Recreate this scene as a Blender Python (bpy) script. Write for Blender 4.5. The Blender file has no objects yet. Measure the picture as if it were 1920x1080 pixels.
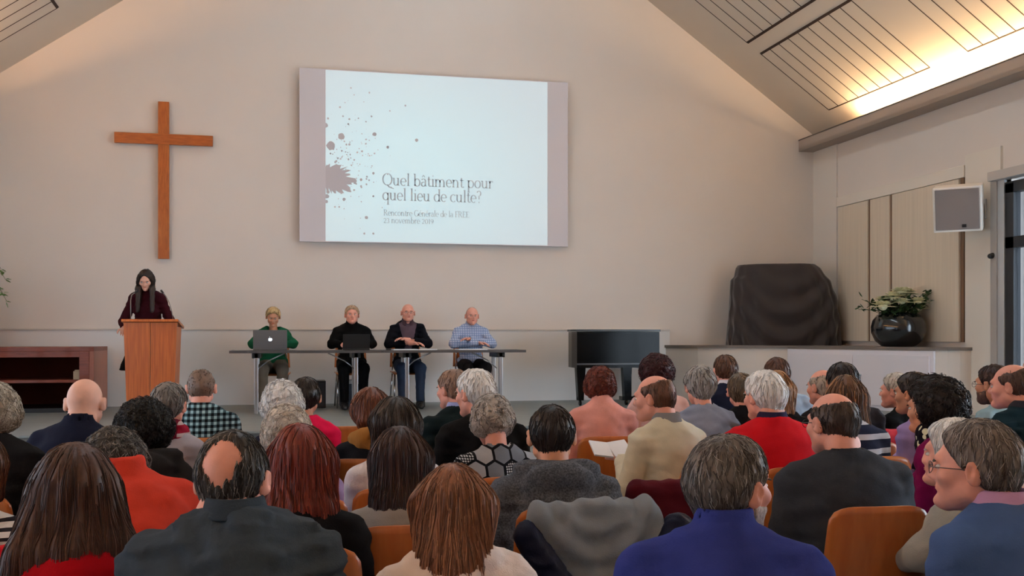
import bpy, bmesh, math, random
import numpy as np
from mathutils import Vector, Matrix

random.seed(7)
S = bpy.context.scene
C = S.collection

# ---------------------------------------------------------------- camera
CAMZ, F, YAW, HZ = 1.47, 1880.0, math.radians(12.4), 630.0
cam_d = bpy.data.cameras.new('camera'); cam = bpy.data.objects.new('camera', cam_d); C.objects.link(cam)
cam_d.sensor_width = 36.0; cam_d.lens = 36.0 * F / 1920.0
cam_d.shift_y = (HZ - 540.0) / 1920.0
cam_d.clip_start = 0.05; cam_d.clip_end = 200
cam.location = (0, 0, CAMZ); cam.rotation_euler = (math.pi / 2, 0, -YAW)
S.camera = cam

# ---------------------------------------------------------------- colour management, world
S.view_settings.view_transform = 'Standard'; S.view_settings.look = 'None'
S.view_settings.gamma = 1.0; S.view_settings.use_curve_mapping = False
S.view_settings.exposure = -0.03
w = bpy.data.worlds.new('sky'); S.world = w; w.use_nodes = True
bg = w.node_tree.nodes['Background']
bg.inputs['Color'].default_value = (0.50, 0.66, 0.92, 1); bg.inputs['Strength'].default_value = 0.6

# ---------------------------------------------------------------- room numbers (metres)
WY = 13.6            # front wall
XL, XR = -4.0, 7.6   # side walls
RX = 1.8             # ridge line
EZ = 4.44            # ceiling height at the side walls
RZ = EZ + 0.70 * (XR - RX)
YB = -4.0            # back wall
SZ = 0.57            # stage height
SY = 9.8             # stage front edge

def area(name, loc, rot, sx, sy, power, col, spread=math.pi):
    l = bpy.data.lights.new(name, 'AREA'); l.shape = 'RECTANGLE'; l.size = sx; l.size_y = sy
    l.energy = power; l.color = col; l.spread = spread
    o = bpy.data.objects.new(name, l); C.objects.link(o); o.location = loc; o.rotation_euler = rot
    return o
# warm cove lamps in both side troughs, pointing up
area('cove_light', (XR - 0.13, 3.9, 4.33), (math.pi, 0, 0), 0.05, 17.0 - 0.5, 430, (1.0, 0.67, 0.36))
area('cove_light', (XL + 0.13, 3.9, 4.33), (math.pi, 0, 0), 0.05, 17.0 - 0.5, 500, (1.0, 0.56, 0.25))
# daylight: tall windows in both side walls and the roof light on the ridge
area('window_light', (XR + 0.25, 5.0, 1.9), (0, math.pi / 2, 0), 2.6, 8.0, 720, (0.72, 0.86, 1.0))
area('window_light', (XL - 0.25, 5.4, 1.9), (0, -math.pi / 2, 0), 2.5, 8.4, 150, (0.78, 0.89, 1.0))
area('roof_light', (RX, 8.6, RZ - 0.06), (0, 0, 0), 0.9, 8.6, 620, (0.68, 0.86, 1.0))

# ---------------------------------------------------------------- helpers
def sp(r, g, b, k=1.0):
    def f(c):
        c = c / 255.0
        return (c / 12.92 if c <= 0.04045 else ((c + 0.055) / 1.055) ** 2.4) * k
    return (min(f(r), 0.9), min(f(g), 0.9), min(f(b), 0.9), 1)

_m = {}
def mat(name, col, rough=0.6, metal=0.0, var=0.0, scale=20.0, bump=0.0, bscale=200.0, coat=0.0, spec=0.5, stretch=None, emit=0.0, sheen=0.0):
    key = (name, tuple(col), rough, metal, var, scale, bump, bscale, coat, emit)
    if key in _m: return _m[key]
    m = bpy.data.materials.new(name); m.use_nodes = True
    nt = m.node_tree; b = nt.nodes['Principled BSDF']
    b.inputs['Base Color'].default_value = col
    b.inputs['Roughness'].default_value = rough; b.inputs['Metallic'].default_value = metal
    b.inputs['Specular IOR Level'].default_value = spec
    b.inputs['Coat Weight'].default_value = coat
    b.inputs['Sheen Weight'].default_value = sheen
    if emit:
        b.inputs['Emission Color'].default_value = col; b.inputs['Emission Strength'].default_value = emit
    if var or bump:
        tc = nt.nodes.new('ShaderNodeTexCoord'); mp = nt.nodes.new('ShaderNodeMapping')
        nt.links.new(tc.outputs['Object'], mp.inputs['Vector'])
        if stretch: mp.inputs['Scale'].default_value = stretch
    if var:
        n = nt.nodes.new('ShaderNodeTexNoise'); n.inputs['Scale'].default_value = scale; n.inputs['Detail'].default_value = 4
        nt.links.new(mp.outputs['Vector'], n.inputs['Vector'])
        r = nt.nodes.new('ShaderNodeValToRGB')
        r.color_ramp.elements[0].position = 0.3; r.color_ramp.elements[1].position = 0.7
        r.color_ramp.elements[0].color = tuple(c * (1 - var) for c in col[:3]) + (1,)
        r.color_ramp.elements[1].color = tuple(min(0.95, c * (1 + var)) for c in col[:3]) + (1,)
        nt.links.new(n.outputs['Fac'], r.inputs['Fac']); nt.links.new(r.outputs['Color'], b.inputs['Base Color'])
    if bump:
        n = nt.nodes.new('ShaderNodeTexNoise'); n.inputs['Scale'].default_value = bscale; n.inputs['Detail'].default_value = 3
        nt.links.new(mp.outputs['Vector'], n.inputs['Vector'])
        bp = nt.nodes.new('ShaderNodeBump'); bp.inputs['Strength'].default_value = bump; bp.inputs['Distance'].default_value = 0.004
        nt.links.new(n.outputs['Fac'], bp.inputs['Height']); nt.links.new(bp.outputs['Normal'], b.inputs['Normal'])
    _m[key] = m
    return m

def wood(name, col, dark, scale=6.0, stretch=(9, 9, 0.8), rough=0.4, coat=0.15):
    key = ('wood', name)
    if key in _m: return _m[key]
    m = mat(name + '_w', col, rough, coat=coat); m = m.copy(); m.name = name
    nt = m.node_tree; b = nt.nodes['Principled BSDF']
    tc = nt.nodes.new('ShaderNodeTexCoord'); mp = nt.nodes.new('ShaderNodeMapping'); mp.inputs['Scale'].default_value = stretch
    n = nt.nodes.new('ShaderNodeTexNoise'); n.inputs['Scale'].default_value = scale; n.inputs['Detail'].default_value = 6; n.inputs['Distortion'].default_value = 0.6
    r = nt.nodes.new('ShaderNodeValToRGB'); r.color_ramp.elements[0].position = 0.3; r.color_ramp.elements[1].position = 0.72
    r.color_ramp.elements[0].color = dark; r.color_ramp.elements[1].color = col
    nt.links.new(tc.outputs['Object'], mp.inputs['Vector']); nt.links.new(mp.outputs['Vector'], n.inputs['Vector'])
    nt.links.new(n.outputs['Fac'], r.inputs['Fac']); nt.links.new(r.outputs['Color'], b.inputs['Base Color'])
    _m[key] = m
    return m

def bx(bm, x0, x1, y0, y1, z0, z1, bev=0.0, M=None):
    r = bmesh.ops.create_cube(bm, size=1.0)
    T = Matrix.Translation(((x0 + x1) / 2, (y0 + y1) / 2, (z0 + z1) / 2)) @ Matrix.Diagonal((abs(x1 - x0), abs(y1 - y0), abs(z1 - z0), 1))
    bmesh.ops.transform(bm, matrix=T, verts=r['verts'])
    vs = r['verts']
    if bev:
        es = list({e for v in vs for e in v.link_edges})
        g = bmesh.ops.bevel(bm, geom=es, offset=bev, segments=2, affect='EDGES', profile=0.5)
        vs = list({v for f in g['faces'] for v in f.verts} | {v for v in vs if v.is_valid})
    if M is not None: bmesh.ops.transform(bm, matrix=M, verts=vs)

def cyl(bm, a, b, r0, r1=None, seg=12):
    r1 = r0 if r1 is None else r1
    a = Vector(a); b = Vector(b); d = b - a
    T = Matrix.Translation((a + b) / 2) @ d.to_track_quat('Z', 'Y').to_matrix().to_4x4()
    bmesh.ops.create_cone(bm, cap_ends=True, segments=seg, radius1=r0, radius2=r1, depth=d.length, matrix=T)

def tube(bm, pts, r, seg=8):
    pts = [Vector(p) for p in pts]; rings = []
    for i, p in enumerate(pts):
        t = (pts[min(i + 1, len(pts) - 1)] - pts[max(i - 1, 0)]).normalized()
        q = t.to_track_quat('Z', 'Y') if i == 0 else q0
        if i > 0: q = t.to_track_quat('Z', 'Y')
        q0 = q
        rr = r[i] if isinstance(r, (list, tuple)) else r
        rings.append([bm.verts.new(p + q @ Vector((math.cos(2 * math.pi * k / seg) * rr, math.sin(2 * math.pi * k / seg) * rr, 0))) for k in range(seg)])
    for A, B in zip(rings, rings[1:]):
        # align the rings to the nearest start so the tube never twists
        s = min(range(seg), key=lambda k: (B[k].co - A[0].co).length)
        B[:] = B[s:] + B[:s]
        for k in range(seg): bm.faces.new((A[k], A[(k + 1) % seg], B[(k + 1) % seg], B[k]))
    bm.faces.new(rings[0][::-1]); bm.faces.new(rings[-1])

def lathe(bm, prof, seg=32, c=(0, 0, 0), sy=1.0):
    rings = []
    for r, z in prof:
        rings.append([bm.verts.new((c[0] + r * math.cos(2 * math.pi * k / seg), c[1] + r * sy * math.sin(2 * math.pi * k / seg), c[2] + z)) for k in range(seg)])
    for A, B in zip(rings, rings[1:]):
        for k in range(seg): bm.faces.new((A[k], A[(k + 1) % seg], B[(k + 1) % seg], B[k]))
    return rings

def obj(name, bm, m=None, parent=None, smooth=False, loc=None, rz=0.0):
    me = bpy.data.meshes.new(name)
    if isinstance(bm, bmesh.types.BMesh):
        bmesh.ops.recalc_face_normals(bm, faces=bm.faces)
        bm.to_mesh(me); bm.free()
        if smooth:
            for p in me.polygons: p.use_smooth = True
    else: me = bm
    if m is not None:
        for mm in (m if isinstance(m, (list, tuple)) else [m]): me.materials.append(mm)
    o = bpy.data.objects.new(name, me); C.objects.link(o)
    if parent is not None: o.parent = parent
    if loc is not None: o.location = loc
    o.rotation_euler.z = rz
    return o

def tag(o, label=None, cat=None, group=None, kind=None):
    if label: o['label'] = label
    if cat: o['category'] = cat
    if group: o['group'] = group
    if kind: o['kind'] = kind
    return o

def thing(name, label, cat, loc=(0, 0, 0), rz=0.0, group=None):
    o = bpy.data.objects.new(name, None); C.objects.link(o); o.empty_display_size = 0.1
    o.location = loc; o.rotation_euler.z = rz
    return tag(o, label, cat, group)

def struct(name, bm, m, parent=None, smooth=False):
    o = obj(name, bm, m, parent, smooth)
    if parent is None: o['kind'] = 'structure'
    return o

def copy_tree(o, parent=None):
    c = o.copy(); C.objects.link(c)
    if parent is not None: c.parent = parent
    for ch in list(o.children): copy_tree(ch, c)
    return c

def B(): return bmesh.new()

def at(px, d):
    """ground position of something seen at column px, d metres deep"""
    lat = (px - 960) / F * d
    return (lat * math.cos(YAW) + d * math.sin(YAW), d * math.cos(YAW) - lat * math.sin(YAW))

def onwall(px, py):
    """point of the front wall plane"""
    a = math.atan((px - 960) / F) + YAW
    X = WY * math.tan(a); d = X * math.sin(YAW) + WY * math.cos(YAW)
    return X, CAMZ + (HZ - py) / F * d
# ================================================================ THE SETTING
plaster = mat('white_plaster', sp(224, 214, 205), 0.9, var=0.015, scale=1.5, bump=0.08, bscale=260)
ceil_m = mat('ceiling_board', sp(214, 203, 188), 0.85, var=0.01, scale=1.0)
dado_m = mat('lower_wall_paint', sp(232, 230, 228), 0.85)
trim_m = mat('trim_paint', sp(205, 197, 188), 0.6)
dark_slot = mat('slot_shadow', sp(60, 42, 34), 0.9)
carpet = mat('floor_vinyl', sp(120, 122, 120), 0.55, var=0.06, scale=8)
stage_m = mat('stage_vinyl', sp(128, 134, 132), 0.5, var=0.05, scale=5)
riser_m = mat('stage_riser', sp(92, 94, 94), 0.6)
white_paint = mat('white_lacquer', sp(226, 222, 228), 0.35)
alu = mat('light_grey_metal', sp(196, 198, 200), 0.35, metal=0.4)
dark_frame = mat('dark_window_frame', sp(30, 32, 38), 0.4)
steel = mat('brushed_steel', sp(176, 176, 178), 0.3, metal=0.9)
black_plastic = mat('black_plastic', sp(24, 24, 26), 0.4)

bm = B(); bx(bm, XL - .3, XR + .3, YB - .3, WY + .3, -0.2, 0.0)
struct('floor', bm, carpet)

# stage platform with two steps along its front
bm = B(); bx(bm, XL, XR, SY, WY, 0.0, SZ - 0.02)
struct('trim_1', bm, riser_m)
bm = B(); bx(bm, XL, XR, SY - 0.02, WY, SZ - 0.02, SZ)
struct('trim_2', bm, stage_m)
bm = B(); bx(bm, XL, XR, SY - 0.32, SY, 0.0, 0.38)
bx(bm, XL, XR, SY - 0.62, SY - 0.32, 0.0, 0.19)
struct('trim_3', bm, stage_m)

# front wall (gable)
def prism(bm, poly, y0, y1):
    f = [bm.verts.new((x, y0, z)) for x, z in poly]; g = [bm.verts.new((x, y1, z)) for x, z in poly]
    bm.faces.new(f); bm.faces.new(g[::-1]); n = len(poly)
    for i in range(n): bm.faces.new((f[i], f[(i + 1) % n], g[(i + 1) % n], g[i]))
gable = [(XL - .2, -.2), (XR + .2, -.2), (XR + .2, EZ - .14), (RX, RZ), (XL - .2, EZ - .14)]
bm = B(); prism(bm, gable, WY, WY + .25); struct('wall_front', bm, plaster)
bm = B(); prism(bm, gable, YB - .25, YB); struct('wall_back', bm, plaster)
# lower wall lining and its cap rail
bm = B(); bx(bm, XL, 5.3, WY - 0.035, WY, SZ, 1.545); struct('trim_4', bm, dado_m)
bm = B(); bx(bm, XL, 5.3, WY - 0.05, WY, 1.545, 1.565, 0.003); struct('trim_5', bm, trim_m)

# side walls with their window openings
def sidewall(name, x0, x1, ops):
    bm = B(); y = YB
    for (a, b, z0, z1) in sorted(ops):
        bx(bm, x0, x1, y, a, -.1, EZ); bx(bm, x0, x1, a, b, -.1, z0) if z0 > 0 else None
        bx(bm, x0, x1, a, b, z1, EZ); y = b
    bx(bm, x0, x1, y, WY, -.1, EZ)
    return struct(name, bm, plaster)
sidewall('wall_right', XR, XR + .22, [(0.8, 9.50, 0.0, 3.18)])
sidewall('wall_left', XL - .22, XL, [(0.8, 11.6, 0.6, 3.18)])

# ceiling: two slopes, closed at the ridge; the roof light is a lamp set just below
def slope(bm, xa, xb, y0, y1, th=0.2):
    z = lambda x: RZ - 0.70 * abs(x - RX)
    prism(bm, [(xa, z(xa)), (xb, z(xb)), (xb, z(xb) + th), (xa, z(xa) + th)], y0, y1)
bm = B(); slope(bm, XL - .25, RX, YB - .2, WY + .2); slope(bm, RX, XR + .25, YB - .2, WY + .2)
ceiling = struct('ceiling', bm, ceil_m)
bm = B(); bx(bm, RX - .45, RX + .45, 3.5, 12.5, RZ - 0.36, RZ - .30); bm.free()
# slotted acoustic fields of the ceiling
zc = lambda x: RZ - 0.70 * abs(x - RX)
def slot_field(side, u0, u1, y0, y1, thick_at, first):
    bm = B()
    def X(u): return RX + side * (u - RX)
    def strip_y(y, w=0.006):      # runs up the slope
        a, b = X(u0), X(u1)
        vs = [(a, y - w, zc(a)), (b, y - w, zc(b)), (b, y + w, zc(b)), (a, y + w, zc(a))]
        lo = [bm.verts.new((x, yy, z - .004)) for x, yy, z in vs]; hi = [bm.verts.new((x, yy, z + .01)) for x, yy, z in vs]
        bm.faces.new(lo); bm.faces.new(hi)
        for i in range(4): bm.faces.new((lo[i], lo[(i + 1) % 4], hi[(i + 1) % 4], hi[i]))
    def strip_x(u, w):
        a, b = X(u - w), X(u + w)
        vs = [(a, y0, zc(a)), (b, y0, zc(b)), (b, y1, zc(b)), (a, y1, zc(a))]
        lo = [bm.verts.new((x, yy, z - .004)) for x, yy, z in vs]; hi = [bm.verts.new((x, yy, z + .01)) for x, yy, z in vs]
        bm.faces.new(lo); bm.faces.new(hi)
        for i in range(4): bm.faces.new((lo[i], lo[(i + 1) % 4], hi[(i + 1) % 4], hi[i]))
    n = 9
    for i in range(n + 1): strip_y(y0 + (y1 - y0) * i / n)
    strip_x(u0, 0.014 if thick_at == 0 else 0.005); strip_x(u1, 0.014 if thick_at == 1 else 0.005)
    obj('slot_field', bm, dark_slot, ceiling)
for side in (1, -1):
    for k in range(5):
        y1 = 12.73 - k * 2.95; y0 = y1 - 2.27
        slot_field(side, 6.30, 7.33, y0, y1, 0, 0)
        slot_field(side, 5.07, 6.10, y0, y1, 1, 0)
        slot_field(side, 3.84, 4.87, y0, y1, 0, 0)

# cornice troughs that hold the cove lamps
for side, name in ((1, 'trim_6'), (-1, 'trim_7')):
    xw = XR if side > 0 else XL
    bm = B()
    s = -side
    bx(bm, xw, xw + s * .26, YB, WY, 4.20, 4.25)
    bx(bm, xw + s * .235, xw + s * .26, YB, WY, 4.20, 4.36)
    cor = struct(name, bm, mat('cornice_paint', sp(170, 156, 144), 0.7))
    bm = B(); bx(bm, xw + s * .228, xw + s * .268, YB, WY, 4.36, 4.375, 0.003)
    obj('cornice_edge', bm, mat('cornice_edge_metal', sp(96, 84, 76), 0.5), cor)
    bm = B()
    for k in range(11):
        cyl(bm, (xw + s * .13, 12.3 - k * 1.5, 4.29), (xw + s * .13, 10.9 - k * 1.5, 4.29), .016)
    tag(obj('cove_lamp', bm, mat('lit_tube', (1.0, .74, .46, 1), emit=4.0)), 'row of warm strip lamps in the %s cornice trough' % ('right' if side > 0 else 'left'), 'lamp')

# corner pilaster strip and framed pillar of the right wall
bm = B(); bx(bm, XR - .025, XR, 12.95, WY, SZ, 4.2); struct('trim_8', bm, mat('pilaster_paint', sp(224, 216, 206), .8))
bm = B(); bx(bm, XR - .03, XR, 9.56, 10.15, 0, 3.55); struct('trim_9', bm, mat('pillar_paint', sp(226, 218, 206), .8))
bm = B(); bx(bm, XR - .04, XR, 10.16, 12.92, 3.30, 3.44, .004); struct('trim_10', bm, mat('header_paint', sp(228, 220, 208), .7))
bm = B(); bx(bm, XR - .12, XR + .02, 1.0, 9.66, 3.17, 3.27, .004); struct('trim_11', bm, mat('blind_box', sp(186, 180, 174), .6))

# right window wall
win = thing('window_1', None, None); del_ = None
win['kind'] = 'structure'
bm = B()
bx(bm, XR - .05, XR, 9.60, 9.70, 0, 3.18, .004)
struct('jamb', bm, mat('jamb_grey', sp(168, 164, 160), .5), win)
bm = B(); bx(bm, XR - .035, XR + .06, 9.50, 9.60, 0, 3.18, .003); struct('jamb_lining', bm, alu, win)
ys = [1.0, 3.1, 5.2, 7.3, 9.50]
bm = B()
for y in ys: bx(bm, XR - .02, XR + .07, y - .13, y, 0.05, 3.12)
for z in (0.05, 2.42, 3.02): bx(bm, XR - .02, XR + .07, 1.0, 9.50, z, z + .12)
struct('window_frame', bm, dark_frame, win)
gl = bpy.data.materials.new('window_glass'); gl.use_nodes = True
g = gl.node_tree.nodes['Principled BSDF']; g.inputs['Transmission Weight'].default_value = 1; g.inputs['Roughness'].default_value = 0.02; g.inputs['IOR'].default_value = 1.1
for a, b in zip(ys, ys[1:]):
    bm = B(); bx(bm, XR + .03, XR + .038, a, b - .13, .1, 3.05); struct('pane', bm, gl, win)
win2 = thing('window_2', None, None); win2['kind'] = 'structure'
bm = B()
for y in (0.8, 2.95, 5.1, 7.25, 9.4, 11.54): bx(bm, XL - .12, XL - .03, y, y + .06, 0.6, 3.18)
for z in (0.6, 3.1): bx(bm, XL - .12, XL - .03, .8, 11.6, z, z + .08)
struct('window_frame', bm, dark_frame, win2)
# things out of doors beyond the right window
bm = B(); bx(bm, XR + .3, 40, -10, 40, -.6, -.25); struct('trim_12', bm, mat('terrace_paving', sp(150, 152, 156), .8, var=.1, scale=3))

# tall fabric panels on the right wall
pm = mat('beige_panel_fabric', sp(218, 204, 184), .9, var=.05, scale=3, stretch=(1, 12, .3), bump=.15, bscale=60)
for i, (a, b) in enumerate(((12.12, 12.86), (11.62, 12.06), (10.24, 11.56))):
    bm = B(); bx(bm, XR - .05, XR - .012, a, b, 1.40, 3.29, .004)
    tag(obj('wall_panel', bm, pm), ['tall beige fabric wall panel nearest the front wall corner', 'narrow beige fabric wall panel between the two wider ones', 'widest beige fabric wall panel, behind the flower bowl'][i], 'wall panel', 'tall beige panels on the right wall')
bm = B()
for y in (11.59, 12.09, 10.2): bx(bm, XR - .03, XR, y - .03, y + .03, 1.4, 3.30)
struct('trim_13', bm, mat('panel_batten', sp(120, 92, 70), .7))

# ================================================================ FRONT WALL
orange_wood = wood('cross_wood', sp(190, 104, 40), sp(156, 80, 28), stretch=(9, 9, 1.2))
cr = thing('wall_cross', 'plain orange-brown wooden cross hanging on the front wall', 'cross')
x, z = onwall(308, 263)
_, zt = onwall(310, 193); _, zb = onwall(306, 486); xa, _ = onwall(216, 257); xb, _ = onwall(400, 266)
cr.location = (x, WY, z)
bm = B(); bx(bm, -.068, .068, -.075, -.035, zb - z, zt - z, .004); obj('upright_beam', bm, orange_wood, cr)
cw = wood('cross_arm_wood', sp(186, 100, 38), sp(152, 76, 26), stretch=(1.2, 9, 9))
bm = B(); bx(bm, xa - x, xb - x, -.08, -.04, -.068, .068, .004); obj('cross_arm', bm, cw, cr)
for zz in (.4, -.9):
    bm = B(); cyl(bm, (0, -.036, zz), (0, -.001, zz), .02); obj('wall_fixing', bm, steel, cr)

# projection screen
SX0, SX1, S0, S1 = 0.10, 3.765, 2.715, 5.005
screen_m = mat('screen_fabric', sp(216, 210, 214), .85)
scn = thing('projection_screen', 'white projection screen on the front wall showing a pale blue title slide', 'screen', (SX0, WY, S0))
W_, H_ = SX1 - SX0, S1 - S0
bm = B(); bx(bm, 0, W_, -.11, -.075, 0, H_, .003); obj('screen_board', bm, screen_m, scn)
bm = B(); bx(bm, .3, W_ - .3, -.075, -.004, .3, .4); bx(bm, .3, W_ - .3, -.075, -.004, H_ - .4, H_ - .3); obj('wall_bracket', bm, trim_m, scn)
sm = bpy.data.materials.new('projected_slide'); sm.use_nodes = True
nt = sm.node_tree; b = nt.nodes['Principled BSDF']; b.inputs['Base Color'].default_value = sp(150, 155, 155); b.inputs['Roughness'].default_value = .9
tc = nt.nodes.new('ShaderNodeTexCoord'); gr = nt.nodes.new('ShaderNodeTexGradient'); gr.gradient_type = 'SPHERICAL'
mp = nt.nodes.new('ShaderNodeMapping'); mp.vector_type = 'TEXTURE'; mp.inputs['Location'].default_value = (1.35, -.1, .95); mp.inputs['Scale'].default_value = (2.3, 2, 1.7)
rp = nt.nodes.new('ShaderNodeValToRGB'); rp.color_ramp.elements[0].color = sp(200, 216, 224); rp.color_ramp.elements[1].color = sp(204, 236, 255)
rp.color_ramp.elements[1].position = .75
nt.links.new(tc.outputs['Object'], mp.inputs['Vector']); nt.links.new(mp.outputs['Vector'], gr.inputs['Vector']); nt.links.new(gr.outputs['Fac'], rp.inputs['Fac'])
nt.links.new(rp.outputs['Color'], b.inputs['Emission Color']); b.inputs['Emission Strength'].default_value = .72
P0, P1 = .44 - SX0, 3.47 - SX0
bm = B(); bx(bm, P0, P1, -.1112, -.1100, .012, H_ - .012); sl = obj('projected_slide', bm, sm, scn)
YS = -.1135
def wpt(px, py):
    # measured on the screen board, which hangs 0.11 m in front of the wall
    X, Z = onwall(px, py); k = (WY - .11) / WY
    return X * k - SX0, CAMZ + (Z - CAMZ) * k - S0
rnd = random.Random(3)
bm = B()
_nb = [0]
def blob(cx, cz, r, n=14, j=.12, sx=1.0):
    if cx - r < P0 + .001: cx = max(cx, P0)
    vs = []
    for k in range(n):
        a = 2 * math.pi * k / n; rr = r * (1 + rnd.uniform(-j, j))
        vs.append((max(P0, cx + sx * rr * math.cos(a)), cz + rr * math.sin(a)))
    out = []
    for v in vs:
        if not out or abs(out[-1][0] - v[0]) + abs(out[-1][1] - v[1]) > 1e-5: out.append(v)
    if len(out) > 2:
        _nb[0] += 1; bm.faces.new([bm.verts.new((x, YS - .00002 * _nb[0], z)) for x, z in out])
pxm = 1 / 139.0
for px, py, r in ((620, 273, 8), (640, 256, 6), (702, 252, 3.6), (727, 276, 2.6), (781, 263, 3), (611, 235, 4), (615, 222, 2), (687, 408, 3), (700, 438, 2), (683, 438, 2), (655, 271, 2.2),
                  (643, 218, 1.6), (672, 222, 1.4), (731, 208, 1.4), (760, 198, 1.8), (658, 165, 1.5), (664, 178, 1.2), (700, 325, 2.4), (677, 337, 2.6), (692, 338, 1.6), (665, 343, 2.2),
                  (645, 374, 3), (613, 368, 4), (612, 378, 3), (615, 360, 3), (640, 362, 2), (628, 388, 1.6), (636, 388, 1.6), (700, 368, 1.8), (664, 300, 1.6), (693, 292, 1.4)):
    X, Z = wpt(px, py); blob(X, Z, r * pxm)
# the big splash at the slide's left edge
n = 46; vs = []
cx, cz = wpt(611, 331)
for k in range(n):
    a = -math.pi / 2 + math.pi * k / (n - 1)
    base = 27 * (0.85 + .75 * max(0, math.cos(a)) ** 1.5)
    rr = base * (1 + rnd.uniform(-.24, .24)) * pxm * (1.05 if a < 0 else .85)
    vs.append((max(P0, cx + rr * math.cos(a) * 1.15), cz + rr * math.sin(a) * 1.0))
vs[0] = (P0, vs[0][1]); vs[-1] = (P0, vs[-1][1])
bm.faces.new([bm.verts.new((x, YS, z)) for x, z in vs])
for k in range(150):
    a = rnd.gauss(.15, .7); q = abs(rnd.gauss(0, 1)) * 55 + 20
    px = 611 + q * abs(math.cos(a)); py = 320 - q * math.sin(a) * 1.4
    if 140 < py < 450 and px < 800:
        X, Z = wpt(px, py); blob(X, Z, rnd.choice((.5, .7, .9, 1.2, 1.8)) * pxm, 7, .3)
obj('ink_splash', bm, mat('ink_splash_grey', sp(206, 200, 204), .9), scn)['kind'] = 'stuff'

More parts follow.
